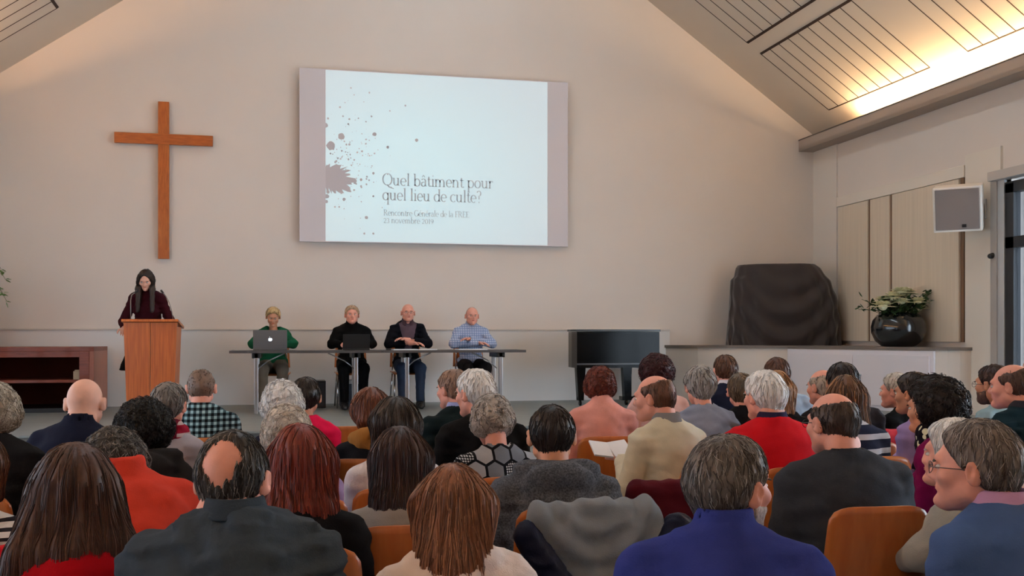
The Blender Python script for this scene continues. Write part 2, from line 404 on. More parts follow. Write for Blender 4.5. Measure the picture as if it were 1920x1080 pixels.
# serif lettering drawn with strokes (x height 1, cap height 1.55)
def arc(cx, cy, rx, ry, a0, a1, n=12, w0=.12, w1=.12, wm=.12):
    o = []
    for i in range(n + 1):
        t = i / n; a = math.radians(a0 + (a1 - a0) * t)
        w = abs(math.cos(a)); o.append((cx + rx * math.cos(a), cy + ry * math.sin(a), .07 + .13 * w))
    return o
def ln(x0, y0, x1, y1, w=.2): return [(x0, y0, w), (x1, y1, w)]
def srf(x, y, s=.2): return ln(x - s, y, x + s, y, .07)
G = {
 'Q': (1.55, [arc(.75, .78, .68, .78, 0, 360, 26), [(.7, .1, .1), (1.0, -.2, .22), (1.75, -.45, .12)]]),
 'u': (1.15, [ln(.2, 1, .2, .35), arc(.5, .38, .3, .36, 180, 330), ln(.85, 1, .85, 0), srf(.1, .97, .12), srf(.75, .97, .12), srf(.97, .04, .12)]),
 'e': (.98, [arc(.5, .5, .4, .5, 0, 310), ln(.12, .52, .88, .52, .07)]),
 'l': (.55, [ln(.28, 1.65, .28, 0), srf(.28, .03), srf(.18, 1.6, .12)]),
 'b': (1.1, [ln(.2, 1.65, .2, 0), arc(.55, .48, .4, .5, 150, -150), srf(.1, 1.6, .12)]),
 'a': (.95, [arc(.42, .7, .3, .3, 150, 0), ln(.72, .7, .72, .05), arc(.4, .28, .3, .28, 60, 330), srf(.82, .04, .1)]),
 't': (.65, [ln(.3, 1.3, .3, .25), arc(.48, .25, .18, .24, 180, 330), ln(.05, .97, .62, .97, .08)]),
 'i': (.55, [ln(.28, 1, .28, 0), srf(.28, .03), srf(.18, .97, .12), ln(.22, 1.42, .36, 1.42, .2)]),
 'm': (1.75, [ln(.2, 1, .2, 0), arc(.52, .62, .3, .36, 160, 0), ln(.82, .65, .82, 0), arc(1.14, .62, .3, .36, 180, 0), ln(1.45, .65, 1.45, 0), srf(.2, .03), srf(.82, .03), srf(1.45, .03), srf(.1, .97, .12)]),
 'n': (1.18, [ln(.2, 1, .2, 0), arc(.54, .62, .32, .36, 160, 0), ln(.87, .65, .87, 0), srf(.2, .03), srf(.87, .03), srf(.1, .97, .12)]),
 'p': (1.12, [ln(.2, 1, .2, -.6), arc(.56, .5, .42, .5, 150, -150), srf(.2, -.57), srf(.1, .97, .12)]),
 'o': (1.08, [arc(.52, .5, .42, .5, 0, 360, 20)]),
 'r': (.8, [ln(.22, 1, .22, 0), arc(.5, .6, .28, .38, 170, 40), srf(.22, .03), srf(.12, .97, .12)]),
 'q': (1.1, [ln(.88, 1, .88, -.6), arc(.5, .5, .42, .5, 30, 330), srf(.88, -.57)]),
 'd': (1.1, [ln(.88, 1.65, .88, 0), arc(.5, .48, .42, .5, 30, 330), srf(.78, 1.6, .12), srf(.98, .04, .1)]),
 'c': (.92, [arc(.5, .5, .42, .5, 45, 315)]),
 '?': (.85, [arc(.4, 1.25, .3, .33, 160, -60), ln(.42, .95, .42, .45, .14), ln(.35, .05, .49, .05, .18)]),
 'R': (1.35, [ln(.25, 1.55, .25, 0), arc(.55, 1.17, .4, .37, 90, -90), ln(.25, 1.53, .55, 1.53, .08), ln(.25, .8, .55, .8, .08), ln(.6, .8, 1.2, 0), srf(.25, .03), srf(.2, 1.52)]),
 'G': (1.45, [arc(.75, .78, .65, .78, 45, 340, 20), ln(1.3, .7, 1.3, .15), srf(1.3, .7)]),
 'F': (1.05, [ln(.28, 1.55, .28, 0), ln(.1, 1.52, 1.0, 1.52, .09), ln(.3, .8, .8, .8, .08), srf(.28, .03), ln(.98, 1.52, .98, 1.25, .08)]),
 'E': (1.15, [ln(.28, 1.55, .28, 0), ln(.1, 1.52, 1.0, 1.52, .09), ln(.3, .8, .8, .8, .08), ln(.1, .03, 1.05, .03, .09), ln(.98, 1.52, .98, 1.25, .08), ln(1.03, .03, 1.03, .32, .08)]),
 'v': (1.0, [ln(.1, 1, .5, 0), ln(.5, 0, .88, 1, .1), srf(.12, .97, .14), srf(.85, .97, .14)]),
 '1': (.8, [ln(.4, 1.2, .4, 0), srf(.4, .03), ln(.2, 1.05, .4, 1.2, .1)]),
 '2': (.95, [arc(.42, .88, .32, .34, 160, -40), [(.65, .66, .12), (.12, .05, .12)], ln(.1, .05, .8, .05, .14)]),
 '3': (.9, [arc(.38, .92, .28, .3, 150, -80), arc(.38, .32, .33, .32, 80, -150)]),
 '0': (.98, [arc(.48, .6, .38, .6, 0, 360, 20)]),
 '9': (.95, [arc(.45, .85, .34, .36, 0, 360, 18), [(.79, .85, .2), (.7, .3, .16), (.3, 0, .1)]]),
}
ACC = {'â': ('a', [ln(.2, 1.2, .42, 1.5, .1), ln(.42, 1.5, .64, 1.2, .1)]), 'é': ('e', [ln(.4, 1.2, .7, 1.55, .13)]), 'è': ('e', [ln(.6, 1.2, .3, 1.55, .13)])}
def lettering(name, text, x0, x1, z, hx, m):
    bm = B(); tot = 0
    for ch in text: tot += .55 if ch == ' ' else G[ACC[ch][0] if ch in ACC else ch][0]
    k = (x1 - x0) / tot; x = x0
    for ch in text:
        if ch == ' ': x += .55 * k; continue
        wd, st = G[ACC[ch][0] if ch in ACC else ch]
        st = st + (ACC[ch][1] if ch in ACC else [])
        for s in st:
            L = []; R = []
            for i, (a, c, wq) in enumerate(s):
                p, q = s[max(i - 1, 0)], s[min(i + 1, len(s) - 1)]
                dx, dz = (q[0] - p[0]) * k, (q[1] - p[1]) * hx; l = math.hypot(dx, dz) or 1
                nx, nz = -dz / l * wq * hx / 2, dx / l * wq * hx / 2
                L.append(bm.verts.new((x + a * k + nx, YS, z + c * hx + nz))); R.append(bm.verts.new((x + a * k - nx, YS, z + c * hx - nz)))
            for i in range(len(s) - 1): bm.faces.new((L[i], L[i + 1], R[i + 1], R[i]))
        x += wd * k
    return obj(name, bm, m, scn)
tm = mat('projected_letter_grey', sp(206, 216, 222), .9)
tm2 = mat('projected_small_letter_grey', sp(208, 220, 226), .9)
def T(px, py): return wpt(px, py)
a, z = T(717, 347); b_, _ = T(925, 347); lettering('lettering', 'Quel bâtiment pour', a, b_, z, .101, tm)
a, z = T(717, 375); b_, _ = T(903, 375); lettering('lettering', 'quel lieu de culte?', a, b_, z, .101, tm)
a, z = T(719, 404); b_, _ = T(880, 404); lettering('lettering', 'Rencontre Générale de la FREE', a, b_, z, .052, tm2)
a, z = T(719, 418); b_, _ = T(813, 418); lettering('lettering', '23 novembre 2019', a, b_, z, .052, tm2)
# ================================================================ ON THE STAGE
# long wooden chest with open shelves at the left
redwood = wood('redwood', sp(150, 72, 46), sp(122, 56, 36), stretch=(1, 9, 9), rough=.5)
redwood_side = wood('redwood_side', sp(184, 118, 98), sp(166, 104, 86), stretch=(9, 9, 1), rough=.5)
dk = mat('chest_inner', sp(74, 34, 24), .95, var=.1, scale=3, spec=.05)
t = thing('open_shelf_unit', 'long low reddish wooden shelf unit against the front wall at the left', 'shelf unit', (XL, 12.62, SZ))
L = -2.28 - XL; Dp = .9; Hh = 1.34 - SZ
bm = B(); bx(bm, 0, L, 0, Dp, Hh - .05, Hh, .003); obj('top_board', bm, redwood, t)
bm = B(); bx(bm, L - .05, L, 0, Dp, 0, Hh - .05, .003); obj('side_panel', bm, redwood_side, t)
bm = B(); bx(bm, 0, .05, 0, Dp, 0, Hh - .05, .003); obj('side_panel', bm, redwood_side, t)
bm = B(); bx(bm, L - .16, L - .05, -.004, .02, .06, Hh - .05, .002); bx(bm, .05, L - .16, -.004, .02, Hh - .12, Hh - .05, .002); obj('face_frame', bm, redwood, t)
bm = B(); bx(bm, .05, L - .05, 0.02, Dp - .03, .35, .385, .003); obj('shelf', bm, redwood, t)
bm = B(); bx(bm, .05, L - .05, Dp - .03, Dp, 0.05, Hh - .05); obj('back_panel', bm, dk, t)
bm = B(); bx(bm, .03, L - .08, .05, Dp - .02, 0, .05); obj('plinth', bm, black_plastic, t)
bm = B(); bx(bm, -.05, .05, -.04, .04, 0, .10, .006); bx(bm, -.035, .035, -.03, .03, .10, .115, .003)
tag(obj('small_box', bm, mat('cream_card', sp(190, 174, 150), .8), loc=(-2.47, 12.72, SZ + .385)), 'small cream box standing at the right end of the wooden shelf', 'box')

# potted plant whose leaves hang in at the left edge
pt = thing('potted_plant', 'green leafy plant hanging into view at the left edge above the shelf unit', 'plant', (-3.60, 13.1, 1.34))
bm = B(); lathe(bm, [(.0, 0), (.10, 0), (.14, .12), (.15, .26), (.135, .26), (.125, .22), (0, .22)], 24); obj('pot', bm, mat('clay_pot', sp(150, 92, 64), .8), pt, True)
stem_m = mat('plant_stem', sp(96, 96, 58), .8); leaf_m = mat('plant_leaf', sp(104, 136, 70), .5, var=.25, scale=14)
rnd = random.Random(11); bm = B(); bl = B()
def leaf(bm, p, d, L=.07, w=.022, up=Vector((0, 0, 1))):
    d = d.normalized(); s = d.cross(up)
    s = s.normalized() if s.length > .1 else Vector((1, 0, 0)); nn = s.cross(d)
    q = [p, p + d * L * .35 + s * w - nn * .002, p + d * L * .75 + s * w * .7, p + d * L, p + d * L * .75 - s * w * .7, p + d * L * .35 - s * w - nn * .002]
    c1 = p + d * L * .35 + nn * .006; c2 = p + d * L * .75 + nn * .005
    v = [bm.verts.new(x) for x in q]; a = bm.verts.new(c1); b = bm.verts.new(c2)
    for f in ((v[0], v[1], a), (v[1], v[2], b, a), (v[2], v[3], b), (v[3], v[4], b), (v[4], v[5], a, b), (v[5], v[0], a)): bm.faces.new(f)
for k in range(11):
    if k < 4: tx, ty, tz = (.20 + .04 * (k % 2), -.05 + .03 * k, (.98, .86, .70, .60)[k])
    else:
        a = rnd.uniform(1.2, 5); tx, ty, tz = .3 * math.cos(a), .3 * math.sin(a), rnd.uniform(.5, 1.1)
    pts = []
    for i in range(9):
        u = i / 8; pts.append(Vector((tx * u ** 1.6, ty * u ** 1.4, .22 + (tz - .1) * math.sin(u * 1.75) - .16 * max(0, u - .75) * 4)))
    tube(bm, pts, [.008 - .006 * i / 8 for i in range(9)], 6)
    for i in range(3, 9):
        for q in range(3):
            d = Vector((rnd.uniform(-1, 1), rnd.uniform(-1, 1), rnd.uniform(-.9, .2))); leaf(bl, pts[i] + Vector((rnd.uniform(-.02, .02),) * 3) * .4, d, rnd.uniform(.05, .085))
obj('stems', bm, stem_m, pt, True); obj('foliage', bl, leaf_m, pt)

# lectern
lx, ly = -1.52, 11.75
lw = wood('lectern_wood', sp(204, 108, 42), sp(164, 78, 28), scale=5, stretch=(10, 10, .5), rough=.35)
t = thing('lectern', 'tall tapered orange-brown wooden lectern with two front boards', 'lectern', (lx - .01, ly, SZ), math.radians(-2))
t.scale = (.93, 1, 1)
def frustum(bm, x0b, x1b, x0t, x1t, y0, y1, z0, z1):
    v = [bm.verts.new(p) for p in ((x0b, y0, z0), (x1b, y0, z0), (x1b, y1, z0), (x0b, y1, z0), (x0t, y0, z1), (x1t, y0, z1), (x1t, y1, z1), (x0t, y1, z1))]
    for f in ((0, 3, 2, 1), (4, 5, 6, 7), (0, 1, 5, 4), (1, 2, 6, 5), (2, 3, 7, 6), (3, 0, 4, 7)): bm.faces.new([v[i] for i in f])
for s in (-1, 1):
    bm = B(); frustum(bm, *sorted((s * .003, s * .265)), *sorted((s * .003, s * .305)), -.02, .02, 0.0, 1.05); obj('front_board', bm, lw, t)
    bm = B(); frustum(bm, *sorted((s * .24, s * .262)), *sorted((s * .28, s * .302)), .02, .34, 0.0, 1.0); obj('side_board', bm, lw, t)
bm = B(); v = Matrix.Rotation(math.radians(-9), 4, 'X'); bx(bm, -.325, .325, -.05, .42, -.015, .015, .004, Matrix.Translation((0, 0, 1.065)) @ v); obj('sloped_top', bm, lw, t)
bm = B(); bx(bm, -.2, .2, -.035, .035, -.02, .02); bm.free()
mic_m = mat('grey_gooseneck', sp(140, 134, 130), .4, metal=.6)
for s, pts in ((-1, [(-.25, .12, 1.06), (-.25, .12, 1.2), (-.252, .125, 1.3), (-.245, .15, 1.36), (-.22, .19, 1.385)]), (1, [(.24, .12, 1.06), (.225, .12, 1.17), (.19, .13, 1.28), (.15, .15, 1.35), (.115, .18, 1.385)])):
    bm = B(); tube(bm, pts, .006, 8); cyl(bm, pts[0], (pts[0][0], pts[0][1], 1.09), .018)
    g_ = obj('gooseneck_microphone', bm, mic_m, t, True); p, q = Vector(pts[-2]), Vector(pts[-1])
    bm = B(); cyl(bm, q, q + (q - p).normalized() * .05, .011, .013); obj('microphone_head', bm, black_plastic, g_, True)
bm = B(); bx(bm, -.14, .14, -.1, .1, -.004, .004, 0, Matrix.Translation((0, 0, 0)) @ v)
tag(obj('notes', bm, mat('white_paper', sp(232, 232, 236), .7), loc=(lx - .01, ly + .2, SZ + 1.056), rz=math.radians(-4)), 'sheets of white notes lying on the sloped lectern top', 'paper')

# long table made of two folding tables
TY = 11.95; TX0, TX1 = -.70, 2.80; TT = SZ + .73
grey_top = mat('dark_grey_laminate', sp(96, 92, 92), .45, var=.05, scale=30)
edge_m = mat('grey_table_edge', sp(70, 66, 66), .5)
mid = (TX0 + TX1) / 2
for i, (a, b) in enumerate(((TX0, mid - .003), (mid + .003, TX1))):
    t = thing('folding_table', ['dark grey folding table on the left, carrying both laptops', 'dark grey folding table on the right, with papers on it'][i], 'table', ((a + b) / 2, TY, SZ), 0, 'dark grey folding tables of the panel')
    hw = (b - a) / 2
    bm = B(); bx(bm, -hw, hw, -.01, .60, .702, .73, .004); top_ = obj('tabletop', bm, grey_top, t)
    bm = B(); bx(bm, -hw, hw, -.016, -.0, .70, .731); obj('edge_band', bm, edge_m, top_)
    for s in (-1, 1):
        x = s * (hw - .30)
        for ya in (.05, .50):
            bm = B(); bx(bm, x - .022, x + .022, ya, ya + .04, .02, .70, .004); obj('leg', bm, steel, t)
        bm = B(); bx(bm, x - .02, x + .02, -.02, .60, .0, .03, .004); obj('foot', bm, steel, t)
        bm = B(); bx(bm, x - .05, x + .05, .05, .54, .64, .70, .004); obj('folding_bracket', bm, black_plastic, t)
        bm = B(); tube(bm, [(x, .3, .5), (x - s * .12, .3, .60), (x - s * .32, .3, .695)], .008); obj('brace', bm, steel, t, True)

def tabz(): return TT + .0015
# laptops
def laptop(px, name_label, lid, logo, w=.36, d=.25, tilt=12, y=TY + .22):
    X = px; t = thing('laptop', name_label, 'laptop', (X, y, TT), 0)
    bm = B(); bx(bm, -w / 2, w / 2, 0, d, .002, .018, .004); obj('keyboard_base', bm, lid, t)
    M = Matrix.Translation((0, 0.0, .02)) @ Matrix.Rotation(math.radians(tilt), 4, 'X')
    bm = B(); bx(bm, -w / 2, w / 2, -.008, 0, 0, d, .003, M); l = obj('lid', bm, lid, t)
    bm = B(); bx(bm, -w / 2 + .01, w / 2 - .01, .0002, .001, .012, d - .01, 0, M); obj('display', bm, mat('laptop_display', (.5, .6, .75, 1), .4, emit=.25), t)
    if logo:
        bm = B(); pts = []
        for k in range(28):
            a = 2 * math.pi * k / 28; r = .021 * (1 + .10 * math.cos(2 * a) - .14 * max(0, math.sin(a)) ** 8 - .08 * max(0, -math.sin(a)) ** 12)
            x_, z_ = r * math.cos(a), r * math.sin(a) * 1.05
            dx = x_ - (-.026); dz = z_ - .003
            if math.hypot(dx, dz) < .011: x_ = -.026 + .011 * dx / math.hypot(dx, dz)
            pts.append((x_, z_))
        bm.faces.new([bm.verts.new(M @ Vector((x_, -.0088, d / 2 + z_))) for x_, z_ in pts])
        bm.faces.new([bm.verts.new(M @ Vector((x_, -.0088, d / 2 + z_))) for x_, z_ in ((-.001, .024), (-.003, .030), (-.009, .036), (-.008, .029))])
        obj('lid_logo', bm, mat('lit_logo', (.85, .93, 1, 1), .4, emit=1.6), l)
    return t
laptop(-.246, 'silver grey laptop with a glowing white logo on its lid, open on the table', mat('silver_lid', sp(110, 110, 112), .4, metal=.3), True, .39, .225)
laptop(.76, 'black laptop open in front of the man in the black sweater', mat('black_lid', sp(22, 21, 22), .45), False, .32, .175)
pm_ = mat('white_paper', sp(232, 232, 236), .7)
for px, w_, d_, rz_, lb in ((762, .30, .21, .05, 'white papers on the table before the man in the dark jacket'), (808, .21, .28, -.2, 'loose white sheet beside the papers of the man in the dark jacket'), (893, .36, .25, .04, 'white papers on the table before the man in the pale checked shirt')):
    X, Y = at(px, 12.0)
    bm = B(); bx(bm, -w_ / 2, w_ / 2, -d_ / 2, d_ / 2, 0, .012)
    tag(obj('papers', bm, pm_, loc=(X, TY + .22, TT), rz=rz_), lb, 'paper')
X, _ = at(728, 12.1)
bm = B(); bx(bm, -.03, .03, -.04, .04, 0, .02, .004); tag(obj('phone', bm, black_plastic, loc=(X, TY + .15, TT)), 'small black device on the table between the two men in black', 'device')

# boxes under the table
bm = B(); bx(bm, -.15, .15, -.15, .15, 0, .34, .01)
X = .27; sb = thing('black_speaker_box', 'black box speaker standing on the stage floor behind the table', 'speaker', (X, 12.9, SZ)); obj('cabinet', bm, black_plastic, sb)
bm = B(); bx(bm, -.12, .12, -.156, -.149, .03, .31, .004); obj('grille', bm, mat('speaker_grille', sp(48, 48, 52), .7, bump=.4, bscale=500), sb)
sb = thing('equipment_case', 'black equipment case with a pale top under the middle of the table', 'case', (.75, 12.85, SZ))
bm = B(); bx(bm, -.16, .16, -.16, .16, 0.02, .30, .01); obj('case_body', bm, mat('case_slate', sp(52, 58, 68), .5), sb)
bm = B(); bx(bm, -.165, .165, -.165, .165, .30, .345, .008); obj('case_lid', bm, mat('case_lid_grey', sp(170, 166, 162), .5), sb)
bm = B()
for a in (-.12, .12):
    for c in (-.12, .12): cyl(bm, (a, c, 0), (a, c, .02), .02)
obj('case_foot', bm, black_plastic, sb)

# baby grand piano
pn = thing('grand_piano', 'glossy black baby grand piano with its lid closed', 'piano', (0, 0, SZ))
X0, _y = at(1060, 13.3); X1, _y = at(1240, 13.0)
pblack = mat('piano_black', sp(5, 5, 6), .12, spec=.12)
pn.location = (X0 + .02, 12.35, SZ); PW = X1 - X0 - .02; PZ0, PZ1 = .49, .985
def outline(e=0.0):
    o = []
    # keyboard end on the right, tail on the left, straight side toward the hall
    o += [(PW + e, -e), (-e, -e)]
    o += [(-e, .25), (-e + .02, .48 + e)]
    for k in range(1, 13):
        u = k / 12; o.append((.05 + (PW - .2) * u * .95, .52 + e + .55 * (0.5 - .5 * math.cos(math.pi * u))))
    o += [(PW + e, 1.08 + e)]
    return o
def slab(bm, o, z0, z1):
    f = [bm.verts.new((x, y, z0)) for x, y in o]; g = [bm.verts.new((x, y, z1)) for x, y in o]
    bm.faces.new(f[::-1]); bm.faces.new(g); n = len(o)
    for i in range(n): bm.faces.new((f[i], f[(i + 1) % n], g[(i + 1) % n], g[i]))
bm = B(); slab(bm, outline(), PZ0, PZ1 - .03); obj('case', bm, pblack, pn)
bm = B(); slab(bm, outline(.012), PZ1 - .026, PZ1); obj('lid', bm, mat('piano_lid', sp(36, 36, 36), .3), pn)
bm = B(); bx(bm, .0, PW, -.006, 0.0, PZ0 + .04, PZ0 + .06); obj('rim_moulding', bm, mat('piano_line', sp(60, 60, 66), .2), pn)
for (x, y) in ((.07, .10), (PW - .42, .10), (PW - .12, .95)):
    bm = B(); frustum(bm, x - .035, x + .035, x - .06, x + .06, y - .05, y + .05, .07, PZ0); cyl(bm, (x - .012, y, .035), (x + .012, y, .035), .035)
    obj('leg', bm, pblack, pn)
bm = B()
for x in (PW - .3, PW - .22): tube(bm, [(x, .5, .08), (x, .5, PZ0)], .012)
bx(bm, PW - .36, PW - .16, .42, .58, .04, .09, .004)
obj('pedal_lyre', bm, pblack, pn)
bm = B(); bx(bm, PW - .12, PW + .0135, .03, 1.05, PZ0 + .14, PZ0 + .2); obj('keyboard_cover', bm, pblack, pn)
# stool and metal stand right of the piano
X, Y = at(1252, 12.9)
st = thing('black_monitor_speaker', 'small black speaker on a stand right of the piano', 'speaker', (X + .03, 13.15, SZ))
bm = B(); bx(bm, -.10, .10, -.10, .10, .46, .74, .008); obj('cabinet', bm, black_plastic, st)
bm = B(); cyl(bm, (0, 0, .02), (0, 0, .46), .018); obj('pole', bm, black_plastic, st)
bm = B(); bx(bm, -.15, .15, -.15, .15, 0, .02, .004); obj('foot_plate', bm, black_plastic, st)
X, Y = at(1278, 12.9)
st = thing('black_stool', 'black padded stool with a metal rail right of the piano', 'stool', (X, 12.95, SZ))
bm = B(); bx(bm, -.16, .16, -.15, .15, .36, .42, .015); obj('seat', bm, mat('black_vinyl', sp(26, 26, 28), .5), st)
for a in (-.13, .13):
    for c in (-.12, .12):
        bm = B(); cyl(bm, (a, c, 0), (a, c, .36), .012); obj('leg', bm, steel, st, True)
bm = B(); tube(bm, [(-.15, .14, .38), (-.15, .16, .60), (-.13, .16, .62), (.13, .16, .62), (.15, .16, .60), (.15, .14, .38)], .009); obj('back_rail', bm, mat('dark_rail', sp(60, 56, 54), .4, metal=.5), st, True)

# low white cabinet platform in the right corner
PT = CAMZ - .13
pl = [(5.2, 13.6), (5.5, 13.05), (5.8, 12.72), (6.1, 12.48), (6.45, 12.25), (7.2, 10.2), (7.3, 10.1), (7.42, 10.04), (7.6, 10.02), (7.6, 13.6)]
pl_c = thing('corner_cabinet', 'low white built-in cabinet with two doors in the right corner', 'cabinet', (0, 0, SZ))
bm = B(); slab(bm, pl, PT - .035 - SZ, PT - SZ); obj('worktop', bm, mat('dark_worktop', sp(112, 104, 98), .5), pl_c)
ins = [(x - (.0 if x > 7.5 else -.02), y + .02) for x, y in pl[:-1]] + [(7.6, 13.6)]
bm = B(); slab(bm, [(x, min(y, 13.6)) for x, y in ins], 0, PT - .035 - SZ); obj('carcass', bm, mat('cabinet_cream', sp(214, 204, 194), .6), pl_c)
dv = Vector((7.2 - 6.45, 10.2 - 12.25, 0)); DL = dv.length; ang = math.atan2(dv.y, dv.x)
Mf = Matrix.Translation((6.45, 12.25, 0)) @ Matrix.Rotation(ang, 4, 'Z')
bm = B(); bx(bm, .0, DL, -.0, .012, .02, PT - .06 - SZ, .002, Mf @ Matrix.Translation((0, -.012 - .0, 0))); bm.free()
def front(a, b, z0, z1, y0, y1, m, n, parent, bev=.003):
    bm = B(); bx(bm, a, b, y0, y1, z0, z1, bev, Mf); return obj(n, bm, m, parent)
zt_ = PT - .05 - SZ
front(.0, DL, .0, zt_ + .005, -.004, .03, white_paint, 'face_frame', pl_c)
for (a, b, kx) in ((.06, DL * .485, DL * .45), (DL * .51, DL - .05, DL * .545)):
    d_ = front(a, b, .06, zt_ - .05, -.022, -.005, white_paint, 'door', pl_c)
    bm = B(); q = Mf @ Vector((kx, -.022, zt_ - .30)); q2 = Mf @ Vector((kx, -.05, zt_ - .30)); cyl(bm, q, q2, .012, .015); obj('knob', bm, steel, d_, True)

# flower bowl
fb = thing('flower_bowl', 'round black bowl vase standing on the corner cabinet', 'vase', (7.22, 10.92, PT))
bm = B(); lathe(bm, [(0, 0), (.16, 0), (.2, .01), (.27, .07), (.315, .17), (.32, .24), (.30, .32), (.25, .385), (.21, .41), (.2, .405), (.23, .37), (.27, .3), (.0, .3)], 40)
tag(fb); obj('bowl', bm, mat('black_glaze', sp(14, 15, 18), .18, coat=.6), fb, True)
ar = thing('flower_arrangement', 'white flowers with dark green leaves filling the black bowl', 'flowers', (7.22, 10.92, PT + .30))
petal = mat('cream_petal', sp(236, 232, 196), .6, var=.06, scale=30); gleaf = mat('dark_green_leaf', sp(52, 78, 40), .5, var=.35, scale=18); gstem = mat('green_stem', sp(72, 92, 46), .6)
rnd = random.Random(5); bl = B(); bs = B()
ux = Vector((math.cos(YAW), -math.sin(YAW), 0)); uy = Vector((math.sin(YAW), math.cos(YAW), 0))
def flower(c, r):
    bm = B()
    for ring in range(5):
        n = 5 + ring * 2; rr = r * (.2 + .2 * ring); el = 1.25 - ring * .33
        for k in range(n):
            a = 2 * math.pi * (k + .5 * ring) / n + rnd.uniform(-.15, .15)
            d = Vector((math.cos(a) * math.cos(el), math.sin(a) * math.cos(el), math.sin(el)))
            leaf(bm, c + d * rr * .25, d, rr * .95 + .02, r * .36)
    bmesh.ops.create_icosphere(bm, subdivisions=2, radius=r * .42, matrix=Matrix.Translation(c))
    obj('flower', bm, petal, ar, False)
for (u, v_, z_, r) in ((-.24, -.10, .17, .10), (-.10, -.08, .27, .09), (.02, -.02, .34, .10), (.10, .05, .33, .09), (-.02, .1, .3, .09), (.17, -.12, .22, .085), (.22, -.02, .15, .08), (-.16, .08, .24, .09), (-.03, -.16, .22, .06)):
    c = ux * u + uy * (v_ - .04) + Vector((0, 0, z_ + .02)); flower(c, r * 1.3); tube(bs, [Vector((0, 0, .0)), c * .5 + Vector((0, 0, .05)), c], .006, 6)
for k in range(60):
    a = rnd.uniform(0, 2 * math.pi); R_ = rnd.uniform(.12, .40) if k > 12 else rnd.uniform(.3, .50); h = rnd.uniform(.06, .30)
    u = R_ * math.cos(a); u = u * 1.12 if u > 0 else u
    tip = ux * u + uy * min(.25, R_ * math.sin(a) * .8) + Vector((0, 0, h + (.06 if u > .2 else 0)))
    if tip.x > .33: tip.x = .33
    root_ = Vector((tip.x * .3, tip.y * .3, .06)); tube(bs, [root_, (root_ + tip) / 2 + Vector((0, 0, .04)), tip], .003, 5)
    for q in range(7):
        d = Vector((rnd.uniform(-1, 1), rnd.uniform(-1, 1), rnd.uniform(-.6, .8))); p_ = root_.lerp(tip, rnd.uniform(.45, 1))
        p_.z += .03; leaf(bl, p_, d, rnd.uniform(.05, .09), rnd.uniform(.018, .028))
obj('foliage', bl, gleaf, ar); obj('stems', bs, gstem, ar, True)

# loudspeaker and small sensor on the right pillar
sp_ = thing('wall_speaker', 'white wall-mounted loudspeaker with grey grille, tilted down on the right pillar', 'speaker', (XR - .03, 9.86, 2.90), 0)
Ms = Matrix.Translation((-.30, 0, 0)) @ Matrix.Rotation(math.radians(48), 4, 'Z') @ Matrix.Rotation(math.radians(-14), 4, 'Y')
bm = B(); bx(bm, -.13, .13, -.25, .25, -.25, .25, .012, Ms); obj('cabinet', bm, mat('speaker_white', sp(226, 220, 212), .5), sp_)
bm = B(); bx(bm, -.142, -.128, -.225, .225, -.225, .225, .006, Ms); gr_ = obj('grille', bm, mat('grey_grille', sp(128, 118, 114), .8, bump=.5, bscale=700), sp_)
bm = B(); bx(bm, -.147, -.141, -.09, -.045, -.2, -.165, 0, Ms); obj('grille_badge', bm, black_plastic, gr_)
bm = B(); bx(bm, -.20, -.02, -.04, .04, -.05, .03, .004); bx(bm, -.02, 0.0, -.08, .08, -.12, .1, .003); obj('wall_bracket', bm, alu, sp_)
bm = B(); cyl(bm, (0, 0, 0), (-.05, 0, -.01), .035, .028, 16); bmesh.ops.create_uvsphere(bm, u_segments=16, v_segments=10, radius=.028, matrix=Matrix.Translation((-.052, 0, -.01)))
tag(obj('wall_sensor', bm, black_plastic, loc=(XR - .03, 9.66, 2.36), smooth=True), 'small round black sensor on the pillar below the loudspeaker', 'sensor')

# plywood chairs --------------------------------------------------
ply = wood('chair_plywood', sp(196, 116, 56), sp(180, 98, 44), scale=4, stretch=(6, 6, .6), rough=.35, coat=.3)
chrome = mat('chair_chrome', sp(190, 190, 192), .2, metal=1.0)
def plate(bm, fn, nu, nv, th):
    A = [[fn(i / nu, j / nv) for j in range(nv + 1)] for i in range(nu + 1)]
    def nrm(i, j):
        a = Vector(A[min(i + 1, nu)][j]) - Vector(A[max(i - 1, 0)][j]); b = Vector(A[i][min(j + 1, nv)]) - Vector(A[i][max(j - 1, 0)])
        return a.cross(b).normalized()
    P = [[bm.verts.new(A[i][j]) for j in range(nv + 1)] for i in range(nu + 1)]
    Q = [[bm.verts.new(Vector(A[i][j]) + nrm(i, j) * th) for j in range(nv + 1)] for i in range(nu + 1)]
    for i in range(nu):
        for j in range(nv):
            bm.faces.new((P[i][j], P[i + 1][j], P[i + 1][j + 1], P[i][j + 1])); bm.faces.new((Q[i][j], Q[i][j + 1], Q[i + 1][j + 1], Q[i + 1][j]))
    for i in range(nu):
        bm.faces.new((P[i][0], Q[i][0], Q[i + 1][0], P[i + 1][0])); bm.faces.new((P[i][nv], P[i + 1][nv], Q[i + 1][nv], Q[i][nv]))
    for j in range(nv):
        bm.faces.new((P[0][j], P[0][j + 1], Q[0][j + 1], Q[0][j])); bm.faces.new((P[nu][j], Q[nu][j], Q[nu][j + 1], P[nu][j + 1]))
def rr(u, v, r):     # half width shrink for rounded top corners
    return 1 - (0.10 * max(0, (v - (1 - r)) / r) ** 2.5)
def back_fn(u, v):
    w = (.205 - .02 * v) * rr(u, v, .12); x = (u * 2 - 1) * w
    z = .50 + .375 * v - .02 * abs(u * 2 - 1) ** 6 * (1 if v > .5 else 0) * v
    return (x, -.205 - .055 * v - .02 * (1 - (u * 2 - 1) ** 2), z)
